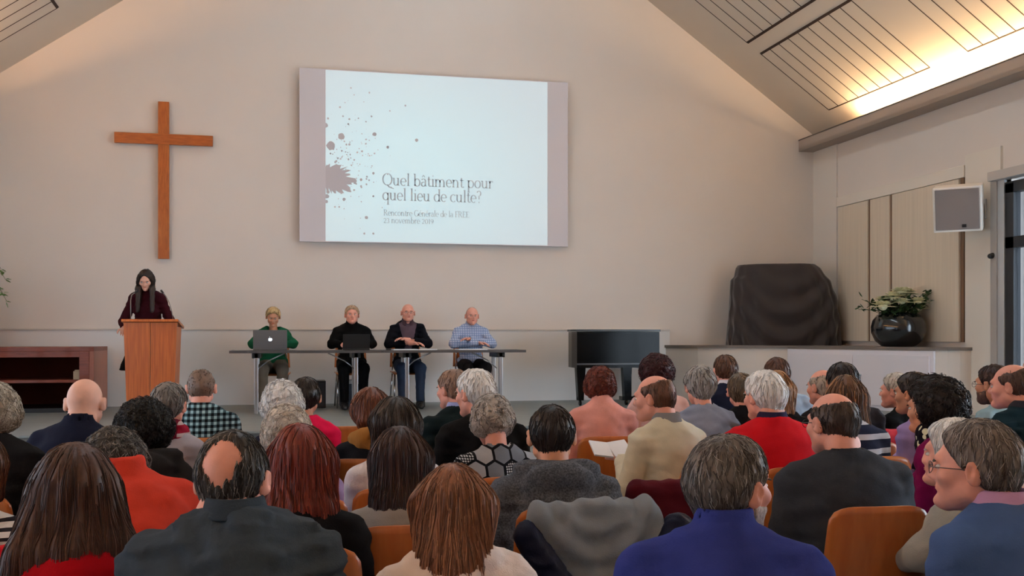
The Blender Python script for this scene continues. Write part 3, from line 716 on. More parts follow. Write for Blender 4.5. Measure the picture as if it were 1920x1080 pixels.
def seat_fn(u, v):
    w = .205 + .012 * math.sin(v * 3.14); w *= 1 - .12 * max(0, (v - .85) / .15) ** 2
    return ((u * 2 - 1) * w, -.20 + .42 * v, .437 - .012 * math.sin(v * 2.6) * (1 - (u * 2 - 1) ** 2) - .02 * max(0, v - .85) / .15)
def make_chair():
    t = thing('plywood_chair', 'x', 'chair')
    bm = B(); plate(bm, back_fn, 14, 14, .011); obj('backrest', bm, ply, t, True)
    bm = B(); plate(bm, seat_fn, 12, 12, .011); obj('seat', bm, ply, t, True)
    for s in (-1, 1):
        bm = B(); tube(bm, [(s * .18, .18, .42), (s * .19, .21, .0)], .011); obj('leg', bm, chrome, t, True)
        bm = B(); tube(bm, [(s * .18, -.16, .42), (s * .20, -.27, .0)], .011); obj('leg', bm, chrome, t, True)
        bm = B(); tube(bm, [(s * .18, .18, .42), (s * .18, -.16, .42), (s * .17, -.215, .47), (s * .165, -.222, .60), (s * .16, -.232, .70)], .010); obj('side_rail', bm, chrome, t, True)
    return t
_ch = [None]
def chair(x, y, z, rz, label):
    if _ch[0] is None: o = _ch[0] = make_chair()
    else: o = copy_tree(_ch[0])
    o.location = (x, y, z); o.rotation_euler.z = rz; o['label'] = label; o['group'] = 'orange-brown plywood chairs in the hall'
    return o
def hung_jacket(x, y, rz, label, col, name, seed=4):
    t = thing('hanging_jacket', label, 'jacket', (x, y, 0), rz)
    F_ = Fld(axis(-.30, .30, .010), axis(-.40, -.10, .010), axis(.40, 1.0, .010))
    F_.add(('c', V3(-.17, -.27, .87), V3(.17, -.27, .87), .04, .04), .03); F_.add(e_((0, -.30, .68), (.22, .05, .22)), .04)
    F_.add(('c', V3(-.17, -.28, .86), V3(-.23, -.30, .60), .045, .04), .03); F_.add(('c', V3(.17, -.28, .86), V3(.23, -.30, .60), .045, .04), .03)
    X_, Y_, Z_ = F_.G(); F_.f = (F_.f + .007 * noise3(X_, Y_, Z_, 30, seed)).astype(np.float32)
    V, Q = F_.mesh(); mk('jacket_body', [(V, Q, 0)], [cloth(col, name=name)], t)

# black cloth over an instrument on the corner cabinet
def drape():
    cx, cy = at(1474, 13.35); cx, cy = 6.78, 13.03
    pf = [(.0, 1.55), (.2, 1.5)]
    nth, nz = 260, 70
    bm = B(); rings = []
    Hd = 1.13
    def prof(side, z):
        # half width on each side as a function of height, from the silhouette
        u = z / Hd
        pts = ([(0, .775), (.2, .76), (.45, .735), (.82, .72), (.86, .67), (.9, .66), (.97, .645), (1, .62)] if side < 0 else
               [(0, .775), (.15, .785), (.4, .755), (.6, .72), (.8, .64), (.9, .55), (.96, .50), (1, .44)])
        for (a, p), (b, q) in zip(pts, pts[1:]):
            if u <= b: return p + (q - p) * (u - a) / (b - a)
        return pts[-1][1]
    for j in range(nz + 1):
        z = Hd * j / nz; ring = []
        for i in range(nth):
            a = 2 * math.pi * i / nth; c, s = math.cos(a), math.sin(a)
            w_ = prof(1 if c > 0 else -1, z); d_ = .40 - .10 * (z / Hd) ** 3
            e = 2 / 3.2
            x = w_ * math.copysign(abs(c) ** e, c); y = d_ * math.copysign(abs(s) ** e, s)
            # swagged folds hanging between the two top corners
            u = z / Hd; xn = x / .75
            sw = math.sin(22 * (u * .9 - .55 * (xn + .05) ** 2) + 2.2 * xn) * max(0, 1 - abs(xn) * .55) * (1 - u) ** .5 * .042
            vt = math.sin(a * 17 + 3 * u) * .016 * (1 - u) ** .5 + math.sin(a * 31 - 4 * u) * .004 * (1 - u)
            k = (sw if s < 0 else 0) + vt
            y -= k * (1 if s < 0 else -1); x += k * .5 * c
            if s < 0: y -= .05 * (1 - u) * math.exp(-(xn + .05) ** 2 * 3)
            ring.append(bm.verts.new((x, y, z)))
        rings.append(ring)
    for A, B_ in zip(rings, rings[1:]):
        for i in range(nth): bm.faces.new((A[i], A[(i + 1) % nth], B_[(i + 1) % nth], B_[i]))
    top = rings[-1]; prev = top
    for q in (.75, .4):
        R = [bm.verts.new((v.co.x * q, v.co.y * q, Hd + .02 * (1 - q) + .006 * math.sin(i * .7))) for i, v in enumerate(top)]
        for i in range(nth): bm.faces.new((prev[i], prev[(i + 1) % nth], R[(i + 1) % nth], R[i]))
        prev = R
    bm.faces.new(prev)
    o = obj('draped_instrument', bm, mat('black_cloth', sp(46, 38, 38), .75, bump=.2, bscale=300, sheen=.3), smooth=True, loc=(cx, cy, PT), rz=-math.radians(22))
    tag(o, 'bulky object covered by a black draped cloth on the corner cabinet', 'covered object')
drape()
# ================================================================ PEOPLE: implicit surfaces turned into meshes
def V3(*a): return np.array(a, float)
def rotz(a): c, s = math.cos(a), math.sin(a); return np.array([[c, -s, 0], [s, c, 0], [0, 0, 1.0]])
def rotx(a): c, s = math.cos(a), math.sin(a); return np.array([[1.0, 0, 0], [0, c, -s], [0, s, c]])
def roty(a): c, s = math.cos(a), math.sin(a); return np.array([[c, 0, s], [0, 1.0, 0], [-s, 0, c]])
def unit(v): v = np.asarray(v, float); return v / (np.linalg.norm(v) + 1e-12)

def axis(lo, hi, c, fine=None, cf=None):
    """grid coordinates; cf spacing inside the fine interval, c elsewhere"""
    if fine is None: return np.arange(lo, hi + c, c)
    a, b = max(lo, fine[0]), min(hi, fine[1])
    o = []
    if a > lo: n = max(1, int(math.ceil((a - lo) / c))); o.append(np.linspace(lo, a, n + 1)[:-1])
    n = int(math.ceil((b - a) / cf)); o.append(np.linspace(a, b, n + 1))
    if b < hi: n = max(1, int(math.ceil((hi - b) / c))); o.append(np.linspace(b, hi, n + 1)[1:])
    return np.concatenate(o)

class Fld:
    def __init__(s, xs, ys, zs):
        s.x, s.y, s.z = xs, ys, zs; s.f = np.full((len(xs), len(ys), len(zs)), .3, np.float32)
    def blk(s, lo, hi):
        r = []
        for ax, a, b in ((s.x, lo[0], hi[0]), (s.y, lo[1], hi[1]), (s.z, lo[2], hi[2])):
            i0 = max(0, int(np.searchsorted(ax, a)) - 1); i1 = min(len(ax), int(np.searchsorted(ax, b)) + 1); r.append((i0, i1))
        if any(i1 <= i0 for i0, i1 in r): return None
        sl = tuple(slice(i0, i1) for i0, i1 in r)
        return sl, s.x[sl[0]][:, None, None], s.y[sl[1]][None, :, None], s.z[sl[2]][None, None, :]
    def prim(s, p, k, inf=0.0):
        if p[0] == 'c':
            _, a, b, ra, rb = p; a = np.asarray(a, float); b = np.asarray(b, float); m = max(ra, rb) + inf + k + .03
            q = s.blk(np.minimum(a, b) - m, np.maximum(a, b) + m)
            if q is None: return None
            sl, X, Y, Z = q; d = b - a; L2 = float(d @ d) + 1e-9
            t = np.clip(((X - a[0]) * d[0] + (Y - a[1]) * d[1] + (Z - a[2]) * d[2]) / L2, 0, 1)
            D = np.sqrt((X - a[0] - t * d[0]) ** 2 + (Y - a[1] - t * d[1]) ** 2 + (Z - a[2] - t * d[2]) ** 2) - (ra + inf) - t * (rb - ra)
        else:
            _, c, r, R = p; c = np.asarray(c, float); r = np.asarray(r, float) + inf; m = float(r.max()) + k + .03
            if R is None: ext = r + k + .03
            else: ext = np.sqrt(((np.asarray(R) * r[None, :]) ** 2).sum(1)) + k + .03
            q = s.blk(c - ext, c + ext)
            if q is None: return None
            sl, X, Y, Z = q; x, y, z = X - c[0], Y - c[1], Z - c[2]
            if R is not None: x, y, z = (R[0][0] * x + R[1][0] * y + R[2][0] * z, R[0][1] * x + R[1][1] * y + R[2][1] * z, R[0][2] * x + R[1][2] * y + R[2][2] * z)
            k0 = np.sqrt((x / r[0]) ** 2 + (y / r[1]) ** 2 + (z / r[2]) ** 2)
            k1 = np.sqrt((x / r[0] ** 2) ** 2 + (y / r[1] ** 2) ** 2 + (z / r[2] ** 2) ** 2)
            D = k0 * (k0 - 1) / np.maximum(k1, 1e-6)
        return sl, D
    def add(s, p, k=.02, inf=0.0):
        r = s.prim(p, k, inf)
        if r is None: return
        sl, D = r; F0 = s.f[sl]; h = np.maximum(k - np.abs(F0 - D), 0) / k
        s.f[sl] = np.minimum(F0, D) - h * h * k * .25
    def sub(s, p, k=.01, inf=0.0):
        r = s.prim(p, k, inf)
        if r is None: return
        sl, D = r; F0 = s.f[sl]; h = np.maximum(k - np.abs(F0 + D), 0) / k
        s.f[sl] = np.maximum(F0, -D) + h * h * k * .25
    def cut(s, D, k=.008):      # keep where D < 0
        h = np.maximum(k - np.abs(s.f - D), 0) / k
        s.f = (np.maximum(s.f, D) + h * h * k * .25).astype(np.float32)
    def G(s): return s.x[:, None, None], s.y[None, :, None], s.z[None, None, :]
    def seal(s):
        f = s.f
        for sl in ((0,), (-1,), (slice(None), 0), (slice(None), -1), (slice(None), slice(None), 0), (slice(None), slice(None), -1)): f[sl] = np.maximum(f[sl], .02)
    def mesh(s):
        s.seal(); f = s.f; sg = f < 0
        cnt = sum(sg[i:f.shape[0] - 1 + i, j:f.shape[1] - 1 + j, k:f.shape[2] - 1 + k].astype(np.int8) for i in (0, 1) for j in (0, 1) for k in (0, 1))
        act = (cnt > 0) & (cnt < 8); A = np.argwhere(act)
        if len(A) == 0: return np.zeros((0, 3)), np.zeros((0, 4), int)
        idx = np.full(act.shape, -1, np.int64); idx[act] = np.arange(len(A))
        acc = np.zeros((len(A), 3)); n = np.zeros(len(A)); ax = (s.x, s.y, s.z)
        for d in range(3):
            o1, o2 = [q for q in range(3) if q != d]
            for u in (0, 1):
                for v in (0, 1):
                    a = A.copy(); a[:, o1] += u; a[:, o2] += v; b = a.copy(); b[:, d] += 1
                    fa = f[a[:, 0], a[:, 1], a[:, 2]]; fb = f[b[:, 0], b[:, 1], b[:, 2]]
                    c = (fa < 0) != (fb < 0); t = np.where(c, fa / np.where(c, fa - fb, 1), 0)
                    P = np.empty((len(A), 3))
                    P[:, d] = ax[d][a[:, d]] + t * (ax[d][b[:, d]] - ax[d][a[:, d]]); P[:, o1] = ax[o1][a[:, o1]]; P[:, o2] = ax[o2][a[:, o2]]
                    acc += P * c[:, None]; n += c
        Vt = acc / n[:, None]
        Q = []
        for d in range(3):
            o1, o2 = (d + 1) % 3, (d + 2) % 3
            sa = [slice(None)] * 3; sb = [slice(None)] * 3; sa[d] = slice(0, -1); sb[d] = slice(1, None)
            e = np.argwhere(sg[tuple(sa)] != sg[tuple(sb)])
            e = e[(e[:, o1] > 0) & (e[:, o2] > 0) & (e[:, o1] < f.shape[o1] - 1) & (e[:, o2] < f.shape[o2] - 1)]
            ins = sg[e[:, 0], e[:, 1], e[:, 2]]
            c = []
            for u, v in ((-1, -1), (0, -1), (0, 0), (-1, 0)):
                q = e.copy(); q[:, o1] += u; q[:, o2] += v; c.append(idx[q[:, 0], q[:, 1], q[:, 2]])
            q = np.stack(c, 1); q[~ins] = q[~ins][:, ::-1]; Q.append(q)
        Q = np.concatenate(Q); Q = Q[(Q >= 0).all(1)]
        return Vt, Q
    def samp(s, P):
        """trilinear value at points (uniform grid)"""
        o = []
        for d, ax in enumerate((s.x, s.y, s.z)):
            t = np.clip((P[:, d] - ax[0]) / (ax[1] - ax[0]), 0, len(ax) - 1.001); i = t.astype(int); o.append((i, t - i))
        (i, a), (j, b), (k, c) = o; f = s.f
        return ((f[i, j, k] * (1 - a) + f[i + 1, j, k] * a) * (1 - b) + (f[i, j + 1, k] * (1 - a) + f[i + 1, j + 1, k] * a) * b) * (1 - c) + \
               ((f[i, j, k + 1] * (1 - a) + f[i + 1, j, k + 1] * a) * (1 - b) + (f[i, j + 1, k + 1] * (1 - a) + f[i + 1, j + 1, k + 1] * a) * b) * c
    def grad(s, P, e=.006):
        g = np.stack([s.samp(P + d) - s.samp(P - d) for d in np.eye(3) * e], 1)
        return g / (np.linalg.norm(g, axis=1, keepdims=True) + 1e-9)

def mk(name, parts, mats, parent):
    """parts: list of (verts, quads, material index or array); all joined into one mesh object"""
    vs = []; qs = []; mi = []; o = 0
    for V, Q, m in parts:
        if len(Q) == 0: continue
        vs.append(V); qs.append(Q + o); o += len(V); mi.append(np.full(len(Q), m, np.int32) if np.isscalar(m) else m)
    V = np.concatenate(vs); Q = np.concatenate(qs); mi = np.concatenate(mi)
    me = bpy.data.meshes.new(name); me.vertices.add(len(V)); me.vertices.foreach_set('co', V.astype(np.float32).ravel())
    me.loops.add(Q.size); me.loops.foreach_set('vertex_index', Q.astype(np.int32).ravel())
    me.polygons.add(len(Q)); me.polygons.foreach_set('loop_start', np.arange(0, Q.size, Q.shape[1], dtype=np.int32))
    me.polygons.foreach_set('material_index', mi.astype(np.int32))
    me.update(calc_edges=True); me.polygons.foreach_set('use_smooth', np.ones(len(Q), bool)); me.validate()
    for m in mats: me.materials.append(m)
    o = bpy.data.objects.new(name, me); C.objects.link(o); o.parent = parent
    return o

def noise3(X, Y, Z, sc, seed=0):
    r = np.random.RandomState(seed); o = 0
    for i in range(4):
        k = r.normal(0, 1, 3) * sc * (1 + .6 * i); k2 = r.normal(0, 1, 3) * sc * .7
        o = o + np.sin(k[0] * X + k[1] * Y + k[2] * Z + 1.7 * np.sin(k2[0] * X + k2[1] * Y + k2[2] * Z + i)) / (1 + .5 * i)
    return o / 2.2

def c_(a, b, ra, rb=None): return ('c', V3(*a), V3(*b), ra, ra if rb is None else rb)
def e_(c, r, R=None): return ('e', V3(*c), V3(*r), R)
HS = [V3(1, 1, .93)]        # head proportions of the person being built
def xf(p, R, t):
    k = HS[0]; m = float(k[0])
    if p[0] == 'c': return ('c', R @ (p[1] * k) + t, R @ (p[2] * k) + t, p[3] * m, p[4] * m)
    return ('e', R @ (p[1] * k) + t, p[2] * (k if p[3] is None else m), R if p[3] is None else R @ p[3])

def hand_prims(w, d, nrm, side, curl=.5, spread=.06):
    """w wrist, d pointing direction, nrm back of the hand, side=+1 if the thumb lies along +cross(d,nrm)"""
    w = np.asarray(w, float); d = unit(d); nrm = unit(nrm - d * (np.asarray(nrm) @ d)); s = np.cross(d, nrm) * side
    P = []; Lp = .088
    for i, (off, ln) in enumerate(((.030, .070), (.010, .078), (-.010, .072), (-.028, .056))):
        kn = w + d * (Lp - .006 * abs(i - 1)) + s * off
        P.append(('c', w + s * off * .5, kn, .0145, .0115))
        q = kn; a = 0.12
        for j, f in enumerate((.45, .31, .24)):
            a += curl * (.55 if j == 0 else .8)
            dd = unit((d + s * off * spread * 12) * math.cos(a) - nrm * math.sin(a)); q2 = q + dd * ln * f
            P.append(('c', q, q2, .0092 - .001 * j, .0086 - .0012 * j)); q = q2
    b = w + d * .022 + s * .022; t1 = b + unit(d * .65 + s * .75 - nrm * .2) * .042; t2 = t1 + unit(d * .85 + s * .35 - nrm * .35) * .032; t3 = t2 + unit(d * .9 + s * .05 - nrm * .4) * .024
    P += [('c', b, t1, .014, .0115), ('c', t1, t2, .0108, .0098), ('c', t2, t3, .0095, .0078)]
    return P

SKIN = {'fair': (224, 172, 150), 'pink': (226, 160, 140), 'tan': (200, 142, 112), 'brown': (150, 96, 70), 'dark': (96, 62, 46)}
def skin_mat(s):
    m = mat('skin_' + s, sp(*SKIN[s]), .5, var=.06, scale=25, bump=.12, bscale=400, spec=.35)
    return m
def lip_mat(s): return mat('lip_' + s, sp(*[int(c * k) for c, k in zip(SKIN[s], (.86, .66, .66))]), .45)
eye_white = mat('eye_white', sp(225, 220, 215), .25); eye_dark = mat('eye_iris', sp(46, 36, 30), .2)

def head_prims(f=False, chub=0.0):
    j = .92 if f else 1.0
    P = [e_((0, -.012, .022), (.076, .096, .098)), e_((0, .028, -.04), ((.060 + chub) * j, .066, .082)),
         c_((-.046 * j, .002, -.062), (0, .072, -.098), .026 + chub, .020 + chub), c_((.046 * j, .002, -.062), (0, .072, -.098), .026 + chub, .020 + chub),
         c_((-.03, .082, .026), (.03, .082, .026), .012), e_((-.042, .062, -.022), (.024, .022, .02)), e_((.042, .062, -.022), (.024, .022, .02))]
    return P
def face_fine(F_, R, t, f=False):
    nz = .9 if f else 1.0
    for p in (c_((0, .090, .014), (0, .108 * nz, -.024), .0075, .0110), c_((-.012, .096, -.030), (.012, .096, -.030), .0085), c_((-.016, .088, -.058), (.016, .088, -.058), .0075), e_((0, .088, -.098), (.02, .018, .016))):
        F_.add(xf(p, R, t), .012)
    for s in (-1, 1):
        F_.sub(xf(e_((s * .031, .098, .004), (.017, .016, .012)), R, t), .014)
        F_.add(xf(e_((s * .086, -.012, -.008), (.011, .022, .034), rotz(s * -.6) @ rotx(-.15)), R, t), .006)
        F_.sub(xf(e_((s * .098, -.004, -.004), (.006, .011, .018), rotz(s * -.6)), R, t), .005)

# hairline: how far forward hair may reach at a given height of the head
HL = {'man': ([-.13, -.05, -.02, .03, .06, .10, .14], [-.05, -.032, .004, .034, .058, .084, .11]),
      'back': ([-.13, -.05, -.02, .03, .06, .10, .14], [-.05, -.035, -.002, .015, .02, .02, .02]),
      'woman': ([-.4, -.13, -.05, .03, .06, .10, .14], [.02, .03, .045, .054, .068, .092, .12])}

def hair(root, R, t, spec, cell, sex, dist, seed):
    st = spec[0]; cols = spec[1]; th = {'short': .014, 'crew': .006, 'ring': .009, 'spot': .011, 'bob': .026, 'curly': .032, 'afro': .075, 'long': .020, 'stub': .003}[st]
    if len(spec) > 2 and spec[2].get('th'): th = spec[2]['th']
    op = spec[2] if len(spec) > 2 else {}
    L = op.get('L', .30)
    lo = V3(-.16, -.2, -.14); hi = V3(.16, .16, .16)
    if st == 'long': lo = V3(-.24, -.30, -L - .06); hi = V3(.24, .16, .16)
    if st in ('afro', 'curly'): lo -= .06; hi += .06
    cor = np.array([R @ V3(a, b, c) + t for a in (lo[0], hi[0]) for b in (lo[1], hi[1]) for c in (lo[2], hi[2])]) if st != 'long' else None
    # long hair hangs straight down, so only the yaw of the head is used below the neck
    if cor is None:
        cor = np.array([R @ V3(a, b, c) + t for a in (-.16, .16) for b in (-.18, .16) for c in (-.1, .16)] + [t + V3(a, b, -L - (.16 if op.get('lock') else .06)) for a in (-.24, .24) for b in (-.26, .2)])
    mn, mx = cor.min(0), cor.max(0)
    F_ = Fld(axis(mn[0], mx[0], cell), axis(mn[1], mx[1], cell), axis(mn[2], mx[2], cell))
    A = lambda p, k=.02: F_.add(xf(p, R, t), k)
    A(e_((0, -.012, .022), (.076 + th, .096 + th, .098 + th)))
    if st in ('short', 'spot', 'ring', 'crew', 'stub'):
        A(c_((0, -.04, .0), (0, -.048, -.078), .066 + th * .8, .043 + th * .4), .02)
    if st == 'bob':
        A(c_((-.03, -.03, .0), (-.045, -.035, -op.get('D', .085)), .062 + th, .030 + th)); A(c_((.03, -.03, .0), (.045, -.035, -op.get('D', .085)), .062 + th, .030 + th)); A(c_((0, -.05, 0), (0, -.05, -op.get('D', .085) - .01), .06 + th, .03 + th))
    if st in ('curly',): A(e_((0, -.02, -.015), (.088 + th * .7, .095 + th * .5, .08)), .03)
    if st == 'afro': A(e_((0, -.035, .02), (.085 + th, .09 + th, .09 + th * .9)), .03)
    if st == 'long':
        W = op.get('W', .13); yb = op.get('B', -.13); cutz = -L
        yw = math.atan2(R[1][0], R[0][0]); Rz = rotz(yw)
        for s in (-1, -.5, 0, .5, 1):
            p0 = Rz @ V3(s * .05, -.035 + .01 * abs(s), -.0) + t; p1 = Rz @ V3(s * W * .62, min(-.055, yb * .62) + .02 * abs(s), -.13) + t
            p2 = rotz(yw * .5) @ V3(s * W * .92, yb + .035 * abs(s), -L + .01) + t
            F_.add(('c', p0, p1, .066 if not op.get('front') else .050, .044 if not op.get('front') else .034), .03); F_.add(('c', p1, p2, .044, .022), .03)
        if op.get('front'):
            for s in (-1, 1):
                F_.add(('c', Rz @ V3(s * .060, .0, .02) + t, Rz @ V3(s * .078, .015, -.11) + t, .032, .032), .02); F_.add(('c', Rz @ V3(s * .078, .015, -.11) + t, Rz @ V3(s * .078, .050, -L + .04) + t, .032, .026), .02)
    X, Y, Z = F_.G(); x, y, z = X - t[0], Y - t[1], Z - t[2]
    hk = HS[0]; hx = (R[0][0] * x + R[1][0] * y + R[2][0] * z) / hk[0]; hy = (R[0][1] * x + R[1][1] * y + R[2][1] * z) / hk[1]; hz = (R[0][2] * x + R[1][2] * y + R[2][2] * z) / hk[2]
    line = HL['woman' if st in ('long', 'bob', 'afro', 'curly') and sex == 'f' else op.get('line', 'man')]
    lim = np.interp(hz, line[0], line[1]) + op.get('fwd', 0)
    if op.get('front'): lim = np.where((hz < -.05) & (np.abs(hx) > .042), .3, lim - .5 * np.maximum(0, .05 - np.abs(hx)))
    if st in ('curly', 'afro'):
        F_.f = (F_.f + (.006 if st == 'curly' else .008) * noise3(X, Y, Z, 95 if st == 'curly' else 80, seed)).astype(np.float32)
    else:
        ang = np.arctan2(hx, -hy + .0)
        amp = .0022 if st in ('long', 'bob') else .0013
        F_.f = (F_.f + amp * np.sin(ang * 26 + 5 * noise3(X, Y, Z, 12, seed)) + .003 * noise3(X, Y, Z, 22, seed + 1)).astype(np.float32)
    F_.cut(hy - lim, .012)
    if st in ('short', 'crew', 'spot', 'ring', 'stub'):
        F_.cut(-hz - .092 - op.get('nape', 0) + 9.0 * hx ** 2 + .004 * noise3(X, Y, Z, 60, seed), .012)
        for s in (-1, 1): F_.sub(xf(e_((s * .088, .004, -.018), (.022, .028, .036)), R, t), .008)
    if st in ('bob',): F_.cut(-hz - op.get('D', .085) - .04, .03)
    if st == 'curly': F_.cut(-hz - .10, .03)
    nn = .010 * noise3(X, Y, Z, 70, seed + 2)
    if st == 'ring':
        q0, q1, q2 = hx / (.083 + op.get('bw', 0)), (hy - op.get('by', .02)) / .125, (hz - .12) / (.088 + op.get('bz', 0)); F_.cut(.085 - .085 * np.sqrt(q0 ** 2 + q1 ** 2 + q2 ** 2) + nn * .8, .02)
    if st == 'spot':
        cc_ = op.get('c', (0, -.075, .105)); F_.cut(.043 - np.sqrt((hx - cc_[0]) ** 2 + ((hy - cc_[1]) / 1.1) ** 2 + ((hz - cc_[2]) / 1.45) ** 2) + nn * .2 + .009 * noise3(X, Y, Z, 190, seed), .03)
    if op.get('lock'): F_.add(('c', t + V3(-.055, -.10, -.12), t + V3(-.045, -.175, -L - .12), .030, .010), .02)
    if st == 'long': F_.cut(np.where(np.abs(x + .05) < (.05 if op.get('lock') else -1), -.1, -(z + L) + .014 * noise3(X, Y, Z, 45, seed)), .012)
    V, Q = F_.mesh()
    parts = [(V, Q, 0)]
    # strands that follow the surface downwards
    n, steps, step, lift, jit = {'long': (1500, 26, .0, .0025, .05), 'bob': (1300, 9, .012, .003, .12), 'short': (1500, 6, .007, .0022, .35), 'spot': (1500, 6, .008, .002, .35), 'ring': (1100, 5, .007, .0015, .4),
                                 'crew': (900, 3, .004, .001, .6), 'stub': (0, 3, .004, .001, .6), 'curly': (1500, 9, .010, .006, 1.4), 'afro': (1800, 9, .010, .012, 1.7)}[st]
    step = step or L / 22
    lod = 1.0 if dist < 2.8 else .8 if dist < 3.7 else .5 if dist < 4.6 else .3 if dist < 8 else .1
    n = int(n * lod); rad = max(.0009, .00042 * dist) * op.get('rs', 1)
    if n and len(V):
        rs = np.random.RandomState(seed); P = V[rs.randint(0, len(V), n)].copy(); P += F_.grad(P) * .001
        H = [P.copy()]; g0 = V3(0, 0, -1.0); fw = R @ V3(0, 1.0, 0); wob = rs.normal(0, 1, (n, 3)); comb = op.get('comb', 0.0)
        live = np.ones(n, bool)
        for k in range(steps):
            N = F_.grad(P); d = g0[None, :] + fw[None, :] * comb + wob * jit * .6 + rs.normal(0, 1, (n, 3)) * jit * .5
            d = d - N * (d * N).sum(1, keepdims=True); d /= np.linalg.norm(d, axis=1, keepdims=True) + 1e-9
            P2 = P + d * step * (.8 + .3 * wob[:, :1] * .3); fv = F_.samp(P2)
            near = np.abs(fv) < .03
            P2 = P2 - F_.grad(P2) * np.clip(fv - lift * (1 - .3 * np.abs(wob[:, 1])), -.02, .02)[:, None] * near[:, None]
            # stop at the hairline and at the cut edge
            q = (P2 - t) @ R / HS[0]; ok = q[:, 1] < np.interp(q[:, 2], line[0], line[1]) + op.get('fwd', 0) + .004
            if st == 'long': ok &= (P2[:, 2] - t[2]) > -L - .012 - .035 * rs.rand(n) - (.14 if op.get('lock') else 0) * (np.abs(P2[:, 0] - t[0] + .05) < .04)
            elif st in ('short', 'crew', 'spot', 'ring'): ok &= q[:, 2] > -.100 + 9.0 * q[:, 0] ** 2
            live &= ok; P = np.where(live[:, None], P2, P); H.append(P.copy())
        H = np.stack(H, 1); S_ = H.shape[1]; Tn = np.gradient(H, axis=1); Tn /= np.linalg.norm(Tn, axis=2, keepdims=True) + 1e-9
        up = np.array([.31, .52, .8]); a = np.cross(Tn, up); a /= np.linalg.norm(a, axis=2, keepdims=True) + 1e-9; b = np.cross(Tn, a)
        rr_ = rad * np.sqrt(np.linspace(1, .12, S_))[None, :, None] * (.7 + .6 * rs.rand(n))[:, None, None]
        ring = np.stack([H + rr_ * (math.cos(q) * a + math.sin(q) * b) for q in (0, 2.094, 4.189)], 2)
        Vs = ring.reshape(-1, 3); base = (np.arange(n)[:, None, None] * S_ + np.arange(S_ - 1)[None, :, None]) * 3 + np.arange(3)[None, None, :]
        nx = (np.arange(n)[:, None, None] * S_ + np.arange(S_ - 1)[None, :, None]) * 3 + (np.arange(3) + 1)[None, None, :] % 3
        Qs = np.stack([base, nx, nx + 3, base + 3], -1).reshape(-1, 4)
        sh = rs.choice(3, n, p=[.45, .3, .25]); mi = np.repeat(sh, (S_ - 1) * 3)
        parts.append((Vs, Qs, mi))
    mats = []
    for i, k in enumerate((1.0, op.get('dark', .62), op.get('lite', 1.45))):
        c = sp(*cols[0]); 
        if len(cols) > 1 and i == 2: c = sp(*cols[1]); k = 1
        if len(cols) > 2 and i == 1: c = sp(*cols[2]); k = 1
        mats.append(mat('hair_%d_%d_%d' % cols[0] + ('', '_shade', '_light')[i], tuple(min(.9, q * k) for q in c[:3]) + (1,), .48, var=.22, scale=30, stretch=(5, 5, .6) if st in ('long', 'bob') else (1, 1, 1), spec=.4))
    return mk('hair', parts, mats, root)

